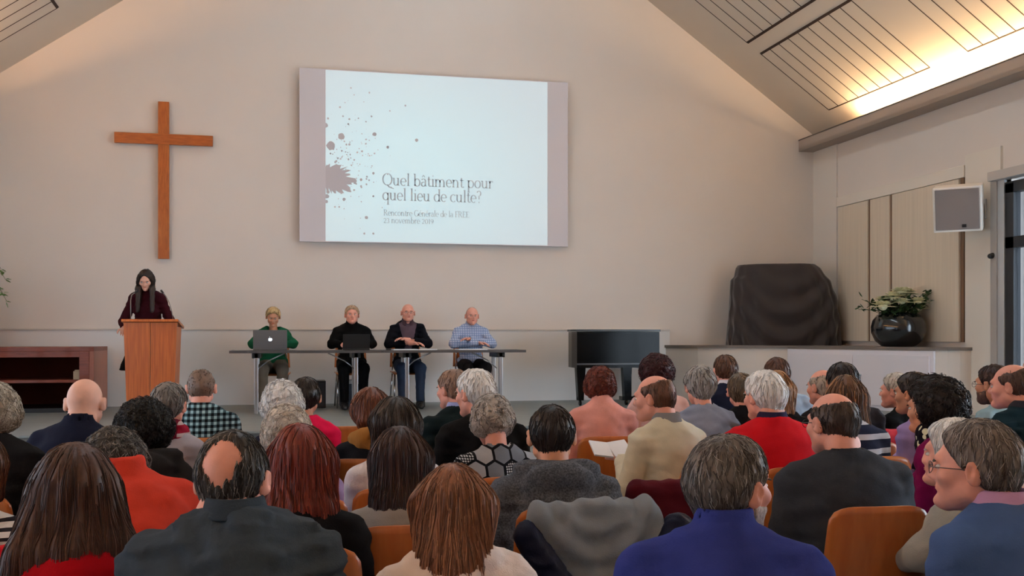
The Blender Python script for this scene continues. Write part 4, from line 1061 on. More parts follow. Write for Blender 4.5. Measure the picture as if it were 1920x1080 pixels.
def cloth(c, pattern=None, name='cloth', rough=.92):
    col = sp(*c, k=min(1.0, .45 + .55 * max(c) / 150.0))
    m = mat(name + '_%d_%d_%d' % tuple(c), col, rough, var=.07, scale=16, bump=.35, bscale=240, spec=.12)
    if pattern is None: return m
    if pattern == 'heather': return mat('heather_%d' % c[0], col, .95, var=.5, scale=150, bump=.5, bscale=260, spec=.1)
    key = ('pat', pattern, tuple(c))
    if key in _m: return _m[key]
    m = mat(name + '_%d_%d_%d' % tuple(c), col, rough, bump=.3, bscale=300, spec=.12); m = m.copy(); m.name = pattern + '_cloth'
    nt = m.node_tree; b = nt.nodes['Principled BSDF']; tc = nt.nodes.new('ShaderNodeTexCoord'); sx = nt.nodes.new('ShaderNodeSeparateXYZ')
    nt.links.new(tc.outputs['Object'], sx.inputs[0])
    def math_(op, a, b_=None):
        n = nt.nodes.new('ShaderNodeMath'); n.operation = op
        for i, q in enumerate((a, b_)):
            if q is None: continue
            if isinstance(q, (int, float)): n.inputs[i].default_value = q
            else: nt.links.new(q, n.inputs[i])
        return n.outputs[0]
    def band(o, per, duty, off=0): return math_('LESS_THAN', math_('FRACT', math_('ADD', math_('DIVIDE', o, per), 10 + off)), duty)
    def mix(f, a, b_):
        n = nt.nodes.new('ShaderNodeMix'); n.data_type = 'RGBA'; nt.links.new(f, n.inputs[0]) if not isinstance(f, float) else None
        for i, q in ((6, a), (7, b_)):
            if isinstance(q, tuple): n.inputs[i].default_value = q
            else: nt.links.new(q, n.inputs[i])
        return n.outputs[2]
    if pattern == 'plaid':
        v = band(sx.outputs['X'], .034, .5); h = band(sx.outputs['Z'], .034, .5)
        s = math_('ADD', v, h); out = mix(math_('GREATER_THAN', s, 1.5), mix(math_('GREATER_THAN', s, .5), sp(150, 186, 196), sp(62, 84, 92)), sp(14, 18, 22))
    elif pattern == 'finecheck':
        v = band(sx.outputs['X'], .03, .25); h = band(sx.outputs['Z'], .03, .25); out = mix(math_('MAXIMUM', v, h), col, sp(120, 140, 180))
    elif pattern == 'stripe':
        out = mix(band(sx.outputs['Z'], .026, .4), sp(226, 226, 226), sp(44, 44, 52))
    elif pattern == 'widestripe':
        out = mix(band(sx.outputs['Z'], .075, .62, .1), sp(190, 194, 204), sp(34, 40, 62))
    elif pattern == 'redplaid':
        v = band(sx.outputs['X'], .07, .35); h = band(sx.outputs['Z'], .06, .3); out = mix(v, mix(h, sp(150, 26, 50), sp(190, 170, 170)), sp(96, 14, 34))
    elif pattern == 'dots':
        n = nt.nodes.new('ShaderNodeTexVoronoi'); n.inputs['Scale'].default_value = 60; nt.links.new(tc.outputs['Object'], n.inputs['Vector'])
        out = mix(math_('LESS_THAN', n.outputs['Distance'], .35), col, sp(200, 160, 190))
    elif pattern == 'scarfprint':
        n = nt.nodes.new('ShaderNodeTexVoronoi'); n.inputs['Scale'].default_value = 26; nt.links.new(tc.outputs['Object'], n.inputs['Vector'])
        out = mix(math_('LESS_THAN', n.outputs['Distance'], .42), sp(26, 22, 30), sp(214, 214, 180))
    else:  # hexagons: grey medallions outlined dark, some filled with small dots
        mp = nt.nodes.new('ShaderNodeCombineXYZ'); nt.links.new(sx.outputs['X'], mp.inputs[0]); nt.links.new(sx.outputs['Z'], mp.inputs[1])
        n = nt.nodes.new('ShaderNodeTexVoronoi'); n.feature = 'DISTANCE_TO_EDGE'; n.inputs['Scale'].default_value = 19; n.inputs['Randomness'].default_value = .6; nt.links.new(mp.outputs[0], n.inputs['Vector'])
        n1 = nt.nodes.new('ShaderNodeTexVoronoi'); n1.inputs['Scale'].default_value = 19; n1.inputs['Randomness'].default_value = .6; nt.links.new(mp.outputs[0], n1.inputs['Vector'])
        s1 = nt.nodes.new('ShaderNodeSeparateColor'); nt.links.new(n1.outputs['Color'], s1.inputs[0])
        n2 = nt.nodes.new('ShaderNodeTexVoronoi'); n2.inputs['Scale'].default_value = 95; n2.inputs['Randomness'].default_value = .1; nt.links.new(mp.outputs[0], n2.inputs['Vector'])
        dots = mix(math_('LESS_THAN', n2.outputs['Distance'], .36), sp(24, 26, 32), sp(190, 194, 200))
        P_ = .078; ds = []; ids = []
        for o_ in (0.0, .5):      # two offset lattices together form a honeycomb of round-cornered medallions
            u = math_('ADD', math_('DIVIDE', sx.outputs['X'], P_), 20 + o_); v = math_('ADD', math_('DIVIDE', sx.outputs['Z'], P_ * 1.732), 20 + o_)
            du = math_('SUBTRACT', math_('FRACT', u), .5); dv_ = math_('MULTIPLY', math_('SUBTRACT', math_('FRACT', v), .5), 1.732)
            au = math_('ABSOLUTE', du); av = math_('ABSOLUTE', dv_)
            hx_ = math_('MAXIMUM', au, math_('ADD', math_('MULTIPLY', au, .5), math_('MULTIPLY', av, .866)))
            ds.append(hx_); ids.append(math_('FRACT', math_('MULTIPLY', math_('SINE', math_('ADD', math_('MULTIPLY', math_('FLOOR', u), 12.9), math_('ADD', math_('MULTIPLY', math_('FLOOR', v), 78.2), o_ * 37))), 4375.5)))
        first = math_('LESS_THAN', ds[0], ds[1]); dm = math_('MINIMUM', ds[0], ds[1])
        idm = math_('ADD', math_('MULTIPLY', first, ids[0]), math_('MULTIPLY', math_('SUBTRACT', 1.0, first), ids[1]))
        fill = mix(math_('GREATER_THAN', idm, .74), mix(math_('GREATER_THAN', idm, .3), sp(112, 120, 132), sp(160, 166, 176)), dots)
        out = mix(math_('GREATER_THAN', dm, .43), fill, sp(20, 22, 28))
    nt.links.new(out, b.inputs['Base Color']); _m[key] = m
    return m

_pc = [0]
def person(label, px, top, d, yaw=0, head=(0, 0), sex='m', hr=('short', [(90, 80, 70)]), skin='fair', up=None, low=(40, 42, 50), shoe=(30, 28, 28),
           b=1.0, pose='lap', lean=.03, base=0.0, pos=None, arms=None, sits='audience', glasses=None, collar=None, scarf=None, hood=None, neck=None, inflate=.015, extra=None, stand=False, tilt=0.0,
           cup=None, chub=0.0, fold=1.0, skirt=None, beard=None, group=None, hs=1.0, drop=0.0, swmul=1.0, opened=None, hdx=0.0):
    """a figure whose head is seen at column px with its top at row top, d metres deep"""
    _pc[0] += 1; seed = _pc[0]
    up = up or ('sweater', (60, 60, 70))
    hyaw, hpit = math.radians(head[0]), math.radians(head[1]); yw = math.radians(yaw)
    if base == 0: hyaw -= YAW + math.atan((px - 960) / F)      # head turn is given against the line of sight
    if pos is None: X, Y = at(px, d)
    else: X, Y = pos
    zt_ = CAMZ - (top - HZ) * (d / F) - base
    th = {'short': .012, 'crew': .005, 'ring': .0, 'spot': .010, 'bob': .024, 'curly': .030, 'afro': .07, 'long': .018, 'stub': .002, None: 0}[hr[0] if hr else None]
    th = (hr[2].get('th', th) if hr and len(hr) > 2 else th)
    H = zt_ - th
    R = rotz(hyaw - yw) @ roty(math.radians(tilt)) @ rotx(-hpit)
    HS[0] = V3(1, 1, .93) * hs * (1.0 if sex == 'm' else .96)
    sw = (.168 if sex == 'm' else .150) * (1 + (b - 1) * .6) * swmul
    lean_h = lean * 1.25 + .028
    if stand: zsh = H - .30; zhip = .90 * H / 1.68
    else: zsh = H - .300 - drop; zhip = .52
    zc_ = H - .12 * HS[0][2]; hc = V3(0, lean_h, zc_)
    yn = lean - .035
    # the head turns about the top of the neck
    piv = V3(hdx * .8, lean_h - .03, H - .185); hcen = piv + R @ V3(0, .03, .08)
    hcen[2] = zc_
    off = rotz(yw) @ V3(hcen[0], hcen[1], 0)
    root = thing('person', label, 'person', (X - off[0], Y - off[1], base), yw, group)
    near = d < 2.9; mid = d < 4.6
    cf = .0055 if d < 3 else .0065 if d < 5.6 else .0085 if d < 9 else .0085
    # ---- torso and limbs
    zm = (zhip + zsh) / 2
    tor = [e_((0, -.02, zhip + .03), (.168 * b * (1 if sex == 'm' else 1.03), .132 * b, .13)),
           e_((0, -.028 + yn * .2, zm), (.140 * b * (sw / .168) ** .5, .112 * b, max(.16, (zsh - zhip) * .42))),
           e_((0, -.02 + yn * .7, zsh - .11), (.150 * b * sw / .168, .112 * (1 + (b - 1) * .7), .165)),
           c_((0, yn, zsh - .005), (-sw + .01, yn, zsh - .030), .062, .054), c_((0, yn, zsh - .005), (sw - .01, yn, zsh - .030), .062, .054),
           c_((0, yn, zsh + .052), (-sw * .8, yn, zsh - .012), .050, .044), c_((0, yn, zsh + .052), (sw * .8, yn, zsh - .012), .050, .044),
           e_((0, yn - .012, zsh - .01), (.12 * sw / .168, .075, .075))]
    if sex == 'f': tor += [e_((s * .07, .062 + yn * .7, zsh - .165), (.062, .058, .062)) for s in (-1, 1)]
    if b > 1.08: tor.append(e_((0, .02, zhip + .14), (.16 * b, .14 * b, .15)))
    neckp = [('c', V3(0, yn + .0, zsh + .03), piv + V3(0, -.004, .035), .058 if sex == 'm' else .050, .056 if sex == 'm' else .047)]
    A = arms or {'lap': [((-sw - .045, .0, zsh - .27), (-.10, .24, .66)), ((sw + .045, .0, zsh - .27), (.10, .24, .66))],
                 'table': [((-sw - .05, .08, zsh - .25), (-.10, .33, zsh - .27)), ((sw + .05, .08, zsh - .25), (.10, .33, zsh - .27))],
                 'folded': [((-sw - .05, .10, zsh - .25), (.10, .235, zsh - .235)), ((sw + .05, .09, zsh - .26), (-.09, .27, zsh - .26))],
                 'side': [((-sw - .06, -.02, zsh - .29), (-sw - .01, .10, zsh - .50)), ((sw + .06, -.02, zsh - .29), (sw + .01, .10, zsh - .50))]}[pose]
    armp = []; hands = []
    for s, (el, wr) in zip((-1, 1), A):
        el = V3(*el); wr = V3(*wr); sh = V3(s * sw, yn, zsh - .034)
        armp += [('c', sh, el, .052 * (1 if sex == 'm' else .88), .043 * (1 if sex == 'm' else .88)), ('c', el, wr, .042 * (1 if sex == 'm' else .88), .029)]
        fd = unit(wr - el)
        hands += [(wr, fd, s)]
    legs = []
    if not stand:
        K = []
        for s in (-1, 1):
            hip = V3(s * .085 * b, .02, zhip - .0); kn = V3(s * .115 * b, .43, .50); an = V3(s * .11, .41, .085)
            legs += [('c', hip, kn, .083 * b, .060), ('c', kn, an, .056, .038)]; K.append(an)
    else:
        K = []
        for s in (-1, 1):
            hip = V3(s * .085, -.01, zhip); kn = V3(s * .09, .01, .47); an = V3(s * .09, -.02, .085)
            legs += [('c', hip, kn, .085, .058), ('c', kn, an, .054, .036)]; K.append(an)
    # ---- body (skin) mesh
    zf = piv[2] - .10
    F_ = Fld(axis(-sw - .16, sw + .16, .024, (hcen[0] - .115, hcen[0] + .115), cf), axis(-.26, .62, .024, (min(hcen[1], 0) - .125, hcen[1] + .135), cf), axis(0.0, H + .03, .026, (zf, H + .03), cf))
    for p in tor[:4]: F_.add(p, .03, -.022)
    for p in armp + legs: F_.add(p, .02, -.010)
    for p in neckp: F_.add(p, .03)
    for p in head_prims(sex == 'f', chub): F_.add(xf(p, R, hcen), .022)
    if chub > .004 or b > 1.1: F_.add(('c', hcen + R @ V3(-.03, -.055, -.085), hcen + R @ V3(.03, -.055, -.085), .038, .038), .02)
    face_fine(F_, R, hcen, sex == 'f')
    V, Q = F_.mesh(); parts = [(V, Q, 0)]
    sk = skin_mat(skin); mats = [sk, lip_mat(skin), eye_white, eye_dark, mat('brow', sp(*[int(c * .75) for c in (hr[1][0] if hr else (130, 110, 100))]), .8)]
    # hands with five fingers
    hcell = .0048 if d < 6 else .006
    for wr, fd, s in hands:
        nrm = V3(0, -.25, 1.0) if not (pose == 'side') else V3(s, 0, .2)
        HP = hand_prims(wr, unit(fd + V3(0, .25, -.1)), nrm, s if pose != 'side' else -s, .35)
        HP.append(('c', wr - fd * .07, wr, .031, .0235))
        pts = np.array([p[1] for p in HP] + [p[2] for p in HP]); lo, hi = pts.min(0) - .03, pts.max(0) + .03
        G_ = Fld(axis(lo[0], hi[0], hcell), axis(lo[1], hi[1], hcell), axis(lo[2], hi[2], hcell))
        for p in HP: G_.add(p, .008)
        V, Q = G_.mesh(); parts.append((V, Q, 0))
    # eyes, brows and lips
    def blob(c, r, Rr, m, n=8):
        th_ = np.linspace(0, math.pi, n + 1); ph = np.linspace(0, 2 * math.pi, 2 * n, endpoint=False)
        P = np.array([[math.sin(a) * math.cos(q), math.sin(a) * math.sin(q), math.cos(a)] for a in th_ for q in ph]) * np.array(r)
        P = P @ Rr.T + c; m2 = 2 * n
        Q = np.array([[i * m2 + j, i * m2 + (j + 1) % m2, (i + 1) * m2 + (j + 1) % m2, (i + 1) * m2 + j] for i in range(n) for j in range(m2)])[:, ::-1]
        parts.append((P, Q, m))
    for s in (-1, 1):
        blob(hcen + R @ (HS[0] * V3(s * .031, .0805, .003)), (.0120, .0105, .0066), R, 2)
        blob(hcen + R @ (HS[0] * V3(s * .031, .0885, .0030)), (.0054, .0035, .0050), R, 3)
        blob(hcen + R @ (HS[0] * V3(s * .032, .0915, .021)), (.016, .005, .0030), R @ roty(s * .15), 4)
    blob(hcen + R @ (HS[0] * V3(0, .0950, -.0555)), (.019, .0055, .0035), R, 1); blob(hcen + R @ (HS[0] * V3(0, .0940, -.0615)), (.016, .006, .004), R, 1)
    mk('body', parts, mats, root)
    # ---- upper garment
    cc = .0085 if near else .0105 if mid else .0125 if d < 9 else .012
    kind, col = up[0], up[1]; pat = up[2] if len(up) > 2 else None
    m_up = cloth(col, pat)
    hem = zhip - .02 if not stand else zhip - .10
    F_ = Fld(axis(-sw - .17, sw + .17, cc), axis(-.28, max(.30, *(a[1][1] + .04 for a in A)), cc), axis(min(hem - .06, min(a[1][2] for a in A) - .06), zsh + .19, cc))
    for p in tor: F_.add(p, .035, inflate)
    for p in armp: F_.add(p, .03, inflate * .9)
    if neck == 'turtle': F_.add(('c', V3(0, yn, zsh + .05), piv + V3(0, -.006, -.005), .064, .062), .02)
    if hood:
        F_.add(e_((0, yn - .085, zsh + .035), (.135, .055, .085), rotx(.35)), .02); F_.add(('c', V3(-.13, yn - .02, zsh + .065), V3(-.03, yn - .10, zsh - .05), .04, .045), .02); F_.add(('c', V3(.13, yn - .02, zsh + .065), V3(.03, yn - .10, zsh - .05), .04, .045), .02)
        F_.add(('c', V3(-.10, yn - .03, zsh + .085), V3(.10, yn - .03, zsh + .085), .04, .04), .02)
    if neck == 'stand': F_.add(('c', V3(0, yn, zsh + .05), V3(0, yn + .01, zsh + .095), .078, .072), .012)
    X_, Y_, Z_ = F_.G(); fold = fold * {'shirt': 1.6, 'jacket': 1.6, 'hoodie': 1.5, 'blazer': 1.2}.get(kind, 1.15)
    fo = (.0045 * noise3(X_ * .8, Y_, Z_ * 1.6, 17, seed) + .0022 * noise3(X_, Y_, Z_ * 1.4, 42, seed + 9)) * fold
    # creases across the back of the arms and waist
    fo = fo + .0030 * fold * np.sin(Z_ * 95 + 3.0 * noise3(X_, Y_, Z_, 9, seed + 3)) * np.exp(-((np.abs(X_) - sw) / .07) ** 2)
    F_.f = (F_.f + fo).astype(np.float32)
    if neck not in ('turtle',):
        rn = .060 if neck != 'wide' else .085
        F_.sub(('c', V3(0, yn + .012, zsh + (.085 if neck != 'wide' else .06)), piv + V3(0, .0, .10), rn, rn), .006)
        if neck == 'stand': F_.cut(Z_ - (zsh + .135), .01)
        else: F_.cut(Z_ - (zsh + .112), .006)
    F_.cut(hem - Z_, .01)
    for wr, fd, s in hands:
        # open the cuff at the wrist
        F_.sub(('c', wr + fd * .02, wr + fd * .1, .042, .05), .004)
    if opened:      # open jacket front
        F_.cut(np.minimum(np.minimum(Y_ - .02, .035 + .22 * np.maximum(0, Z_ - (zsh - .30)) - np.abs(X_)), .3), .004)
    V, Q = F_.mesh()
    nm = {'sweater': 'sweater', 'shirt': 'shirt', 'jacket': 'jacket', 'top': 'top', 'fleece': 'fleece', 'blazer': 'blazer', 'hoodie': 'hoodie', 'dress': 'dress'}[kind]
    g = mk(nm, [(V, Q, 0)], [m_up], root)
    if opened:
        F_ = Fld(axis(-.2, .2, .012), axis(-.05, .25, .012), axis(hem, zsh + .15, .012))
        for p in tor: F_.add(p, .035, .006)
        F_.sub(('c', V3(0, yn + .012, zsh + .085), piv + V3(0, .0, .10), .060, .060), .006); F_.cut(F_.G()[2] - (zsh + .11), .006); F_.cut(hem - F_.G()[2], .01); F_.cut(.0 - F_.G()[1], .004)
        V, Q = F_.mesh(); mk('shirt', [(V, Q, 0)], [cloth(opened, name='inner_shirt')], root)
    # ---- trousers and shoes
    F_ = Fld(axis(-.40, .40, .016), axis(-.24, .54, .016), axis(.06, zhip + .14, .016))
    for p in legs: F_.add(p, .025, .012)
    F_.add(tor[0], .03, .006)
    if skirt is not None:
        F_.add(e_((0, 0, .62), (.19, .15, .24)), .03); F_.add(('c', V3(-.07, 0, .75), V3(-.17, -.02, .42), .14, .17), .03); F_.add(('c', V3(.07, 0, .75), V3(.17, -.02, .42), .14, .17), .03)
    X_, Y_, Z_ = F_.G(); F_.f = (F_.f + .004 * noise3(X_, Y_, Z_, 26, seed + 5)).astype(np.float32)
    F_.cut(Z_ - (zhip + .09)); F_.cut((.09 if skirt is None else skirt) - Z_)
    if skirt is None:
        V, Q = F_.mesh(); mk('trousers', [(V, Q, 0)], [cloth(low, name='trouser_cloth')], root)
    else:
        V, Q = F_.mesh(); mk('skirt', [(V, Q, 0)], [cloth(low, name='skirt_cloth')], root)
    for an in K:
        F_ = Fld(axis(an[0] - .06, an[0] + .06, .012), axis(an[1] - .12, an[1] + .24, .012), axis(-.005, .15, .012))
        F_.add(('c', an + V3(0, -.025, -.04), an + V3(0, .07, -.05), .043, .04), .02); F_.add(('c', an + V3(0, .07, -.05), an + V3(.0, .16, -.058), .038, .028), .02); F_.add(('c', an + V3(0, -.015, .02), an + V3(0, -.01, -.03), .045, .045), .02)
        F_.cut(-F_.G()[2] + .002, .002)
        V, Q = F_.mesh(); mk('shoe', [(V, Q, 0)], [mat('shoe_leather_%d' % shoe[0], sp(*shoe), .5)], root)
    # ---- collar, scarf, glasses, beard
    cz = zsh + .075
    if collar:
        bm = B(); n = 40; rings = []; cz += .016
        for rr_, dz in ((.0600, -.015), (.0595, .024), (.0615, .030), (.066, .026), (.076, -.008), (.080, -.014), (.079, -.020), (.071, -.014)):
            ring = []
            rr_ *= 1.05
            for k in range(n + 1):
                a = math.radians(-248 + 316 * k / n)      # open at the front
                fr = max(0, math.sin(a)); ring.append(bm.verts.new((rr_ * math.cos(a), yn + .012 + rr_ * 1.02 * math.sin(a), cz + dz - .045 * fr - (.012 if rr_ > .07 else 0) * fr)))
            rings.append(ring)
        for A_, B_ in zip(rings, rings[1:]):
            for k in range(n): bm.faces.new((A_[k], A_[k + 1], B_[k + 1], B_[k]))
        for k in range(n): bm.faces.new((rings[-1][k], rings[-1][k + 1], rings[0][k + 1], rings[0][k]))
        obj('collar', bm, cloth(collar, name='collar_cloth'), root, True)
    if scarf:
        F_ = Fld(axis(-.17, .17, .009), axis(-.20, .20, .009), axis(zsh - .12, zsh + .17, .009))
        for q, r in ((0.03, .040), (.075, .036)):
            pr = None
            for k in range(13):
                a = 2 * math.pi * k / 12; p = V3(.085 * math.cos(a), yn + .01 + .085 * math.sin(a), zsh + q + .012 * math.sin(a * 2 + q * 50) - .02 * math.sin(a))
                if pr is not None: F_.add(('c', pr, p, r, r), .02)
                pr = p
        F_.add(('c', V3(.03, yn + .10, zsh + .03), V3(.05, yn + .15, zsh - .10), .035, .035), .02)
        X_, Y_, Z_ = F_.G(); F_.f = (F_.f + .007 * noise3(X_, Y_, Z_, 45, seed)).astype(np.float32)
        F_.sub(('c', V3(0, yn, zsh), piv + V3(0, 0, .05), .052, .052), .006)
        V, Q = F_.mesh(); mk('scarf', [(V, Q, 0)], [cloth(scarf[0], scarf[1] if len(scarf) > 1 else None, name='scarf_cloth')], root)
    if glasses:
        bm = B(); wp = lambda *a: Vector(R @ (V3(*a) * HS[0]) + hcen)
        for s in (-1, 1):
            tube(bm, [wp(s * .033 + .022 * math.cos(a), .1055 - .004 * abs(math.cos(a)), .001 + .017 * math.sin(a)) for a in np.linspace(0, 2 * math.pi, 17)], .0013, 5)
            tube(bm, [wp(s * .055, .102, .006), wp(s * .074, .085, .006), wp(s * .085, .02, .004), wp(s * .088, -.010, -.002), wp(s * .086, -.03, -.02)], .0016, 5)
        tube(bm, [wp(-.011, .108, .003), wp(0, .112, .005), wp(.011, .108, .003)], .0013, 5)
        obj('glasses', bm, mat('glasses_frame', sp(*glasses), .35), root, True)
    if beard:
        F_ = Fld(*[axis(hcen[i] - .14, hcen[i] + .14, max(cf, .006)) for i in range(3)])
        for p in head_prims()[1:4]: F_.add(xf(p, R, hcen), .02, .006)
        X_, Y_, Z_ = F_.G(); x, y, z = X_ - hcen[0], Y_ - hcen[1], Z_ - hcen[2]
        hy = R[0][1] * x + R[1][1] * y + R[2][1] * z; hz = R[0][2] * x + R[1][2] * y + R[2][2] * z; hx = R[0][0] * x + R[1][0] * y + R[2][0] * z
        F_.f = (F_.f + .002 * noise3(X_, Y_, Z_, 150, seed)).astype(np.float32)
        F_.cut(hz + .040 - .35 * np.maximum(0, .04 - hy), .01); F_.cut(.0 - hy, .006); F_.sub(xf(e_((0, .10, -.058), (.026, .03, .012)), R, hcen), .006)
        V, Q = F_.mesh(); mk('beard', [(V, Q, 0)], [mat('beard_%d' % beard[0], sp(*beard), .8, var=.4, scale=120)], root)
    if hr: hair(root, R, hcen, hr, max(cf, .0052 if d < 5 else .0075), sex, d, seed)
    if sits:
        chair(root.location.x, root.location.y, base, yw, 'orange-brown plywood chair seating the ' + sits)
    return root
# ================================================================ THE PANEL ON THE STAGE
GREY = [(150, 146, 142), (200, 198, 196), (90, 86, 84)]
WHITE = [(230, 227, 224), (242, 240, 238), (188, 183, 180)]
DARK = [(38, 32, 30), (66, 56, 50), (20, 18, 17)]
BROWN = [(84, 56, 42), (118, 84, 62), (50, 34, 28)]
def deep(px, Y):
    a = math.atan((px - 960) / F) + YAW; return Y / math.cos(a) * math.cos(math.atan((px - 960) / F))
ARM_L = [((-.25, .10, .80), (-.12, .29, .795)), ((.25, .10, .80), (.12, .29, .795))]
ARM_F = [((-.25, .13, .80), (.07, .25, .86)), ((.25, .12, .80), (-.06, .29, .81))]
G_P = 'panel members seated behind the table'
d = deep(512, 12.78)
person('woman with short blonde hair in a green cardigan, seated behind the silver laptop', 512, 575, d, 180, (180, 22), 'f', ('short', [(190, 160, 112), (220, 196, 150), (150, 120, 80)], {'th': .018}), 'tan', ('sweater', (26, 96, 66)), (110, 100, 88), base=SZ, arms=ARM_L, group=G_P, sits=None, neck='wide')
d = deep(659, 12.78)
person('man with fair grey hair in a black sweater, seated behind the black laptop', 660, 572, d, 180, (180, 0), 'm', ('short', [(180, 150, 120), (206, 182, 150), (140, 112, 88)]), 'pink', ('sweater', (18, 17, 18)), (16, 16, 18), base=SZ, arms=ARM_L, group=G_P, sits=None, b=1.06, neck='stand')
d = deep(765, 12.78)
person('bald man in a dark jacket over purple-grey shirt, arms crossed at the table', 765, 570, d, 180, (180, 0), 'm', None, 'pink', ('jacket', (20, 22, 32)), (50, 62, 84), base=SZ, arms=ARM_F, group=G_P, sits=None, glasses=(90, 80, 80), collar=(88, 72, 84), opened=(96, 80, 92))
d = deep(885, 12.78)
person('balding man in a pale blue checked shirt, forearms folded on the table', 885, 576, d, 180, (180, 2), 'm', ('stub', [(190, 140, 120)], {'line': 'back'}), 'pink', ('shirt', (176, 188, 214), 'finecheck'), (46, 40, 40), base=SZ, arms=ARM_F, group=G_P, sits=None, collar=(150, 164, 196))
for px, lb in ((512, 'woman in the green cardigan'), (660, 'man in the black sweater behind the table'), (765, 'man in the dark jacket behind the table'), (885, 'man in the pale checked shirt')):
    dd = deep(px, 12.78); X, Y = at(px, dd); chair(X, Y + .06, SZ, math.pi, 'plywood chair on the stage, seating the ' + lb)['group'] = 'plywood chairs on the stage'
d = deep(275, 12.22)
person('woman with long dark hair in maroon sweater and black skirt, reading at the lectern', 273, 505, d, 176, (178, 30), 'f', ('long', [(40, 30, 26), (64, 50, 44), (26, 20, 18)], {'L': .40, 'W': .075, 'front': True, 'B': -.09, 'th': .012}), 'fair', ('sweater', (64, 16, 28)), (16, 15, 17), base=SZ, stand=True, skirt=.50, neck='turtle', sits=None,
       arms=[((-.27, .02, 1.06), (-.22, .20, .98)), ((.26, .03, 1.06), (.21, .22, .99))], pos=None)

# ================================================================ THE AUDIENCE
RED = (170, 24, 32)
def aud(label, short, px, top, d, yaw, head, sex, hr, skin, up, **k):
    return person(label, px, top, d, yaw, head, sex, hr, skin, up, sits=short, **k)
# nearest row
aud('woman in a red sweater with long flowing dark brown hair, nearest at the left', 'woman in red with long brown hair', 140, 827, 2.6, -4, (-2, 4), 'f', ('long', [(74, 48, 40), (104, 70, 58), (46, 30, 26)], {'L': .31, 'W': .17, 'th': .03, 'B': -.215}), 'fair', ('sweater', (176, 16, 30)), low=(30, 32, 44), b=1.1, swmul=1.12, drop=-0.03)
aud('man in a slate blue shirt with a bald spot in his dark greying hair', 'man with the bald spot', 437, 808, 2.5, -4, (-20, 10), 'm', ('spot', [(58, 54, 52), (132, 128, 124), (30, 28, 28)], {'c': (.0, -.105, .048), 'th': .010}), 'pink', ('shirt', (68, 80, 92)), low=(60, 54, 48), collar=(60, 72, 84), b=1.12, fold=1.7, swmul=1.1, hdx=-.03, drop=-0.04)
aud('woman in a cream white top with shoulder-length light brown hair', 'woman in the cream top', 850, 865, 2.65, 0, (0, 2), 'f', ('long', [(128, 84, 60), (176, 128, 98), (84, 54, 40)], {'L': .275, 'W': .078, 'th': .016, 'B': -.19}), 'fair', ('top', (226, 212, 204)), low=(60, 60, 74), drop=-0.03, hs=.93)
aud('grey-haired bearded man in a blue fleece turning right, nearest at the bottom', 'man in the blue fleece', 1370, 812, 2.4, -16, (-42, 2), 'm', ('short', [(98, 92, 88), (158, 154, 150), (54, 50, 48)], {'th': .017}), 'pink', ('fleece', (50, 62, 138)), low=(46, 46, 52), neck='stand', beard=(168, 158, 152), b=1.1, swmul=1.05, drop=-0.02)
aud('man in a blue sweater with lilac collar and glasses, in profile at the right', 'man in the blue sweater with glasses', 1828, 785, 2.62, 18, (80, 2), 'm', ('short', [(112, 104, 98), (170, 164, 158), (76, 68, 64)], {'th': .016}), 'pink', ('sweater', (70, 98, 150)), low=(44, 46, 56), collar=(186, 146, 186), glasses=(90, 66, 64), b=1.14, drop=-0.02)
# second row
aud('person in a black and white striped top at the left edge', 'person in the striped top', -60, 800, 3.1, 0, (0, 0), 'f', ('bob', BROWN), 'fair', ('top', (220, 220, 220), 'stripe'))
aud('woman in an orange-red sweater bending forward, with curly dark grey hair', 'woman in the orange-red sweater', 214, 802, 3.35, 22, (5, 42), 'f', ('curly', [(78, 74, 70), (140, 136, 130), (40, 38, 38)], {'th': .030}), 'fair', ('sweater', (204, 66, 50)), low=(30, 34, 52), neck='stand', lean=.20, b=1.16, swmul=1.12, drop=-0.12)
aud('woman with long straight copper-red hair in a black top', 'woman with copper-red hair', 565, 792, 3.15, -4, (-4, 0), 'f', ('long', [(116, 44, 32), (156, 70, 50), (78, 26, 22)], {'L': .29, 'W': .11, 'th': .022, 'B': -.165}), 'fair', ('top', (24, 22, 26)), low=(28, 28, 34))
aud('woman with long very dark brown hair in a grey top', 'woman with very dark brown hair', 752, 797, 3.5, 0, (0, 0), 'f', ('long', [(54, 34, 32), (80, 52, 46), (34, 22, 22)], {'L': .26, 'W': .09, 'th': .020, 'B': -.165, 'lock': True}), 'fair', ('top', (150, 146, 142)), low=(40, 40, 50))
aud('young dark-haired man in a charcoal hooded cardigan, beyond the draped grey coat', 'young man in the charcoal hood', 1034, 758, 3.85, -4, (8, 6), 'm', ('short', [(34, 28, 26), (58, 48, 42), (22, 18, 18)], {'th': .010}), 'tan', ('hoodie', (92, 99, 110), 'heather'), low=(26, 28, 36), hood=True, b=1.06, swmul=1.1)
aud('heavy balding man with glasses in a dark grey sweater', 'heavy man in the dark grey sweater', 1560, 738, 3.85, -4, (44, 6), 'm', ('ring', [(62, 50, 44), (92, 78, 68), (40, 32, 30)]), 'pink', ('sweater', (62, 67, 76)), low=(30, 32, 38), glasses=(70, 40, 36), b=1.25, chub=.006, swmul=1.04)
aud('white-haired person in a grey knitted scarf jacket, partly behind the man in blue', 'white-haired person in grey knit', 1788, 783, 3.5, 16, (84, 0), 'f', ('bob', WHITE), 'pink', ('sweater', (150, 150, 144)), low=(60, 60, 64), swmul=.85, arms=[((-.19, .06, .72), (-.06, .26, .66)), ((.19, .06, .72), (.08, .26, .66))])
aud('person in a purple speckled blouse at the right edge', 'person in the purple speckled blouse', 2035, 760, 3.3, 10, (20, 0), 'f', ('bob', BROWN), 'fair', ('top', (98, 50, 84), 'dots'))
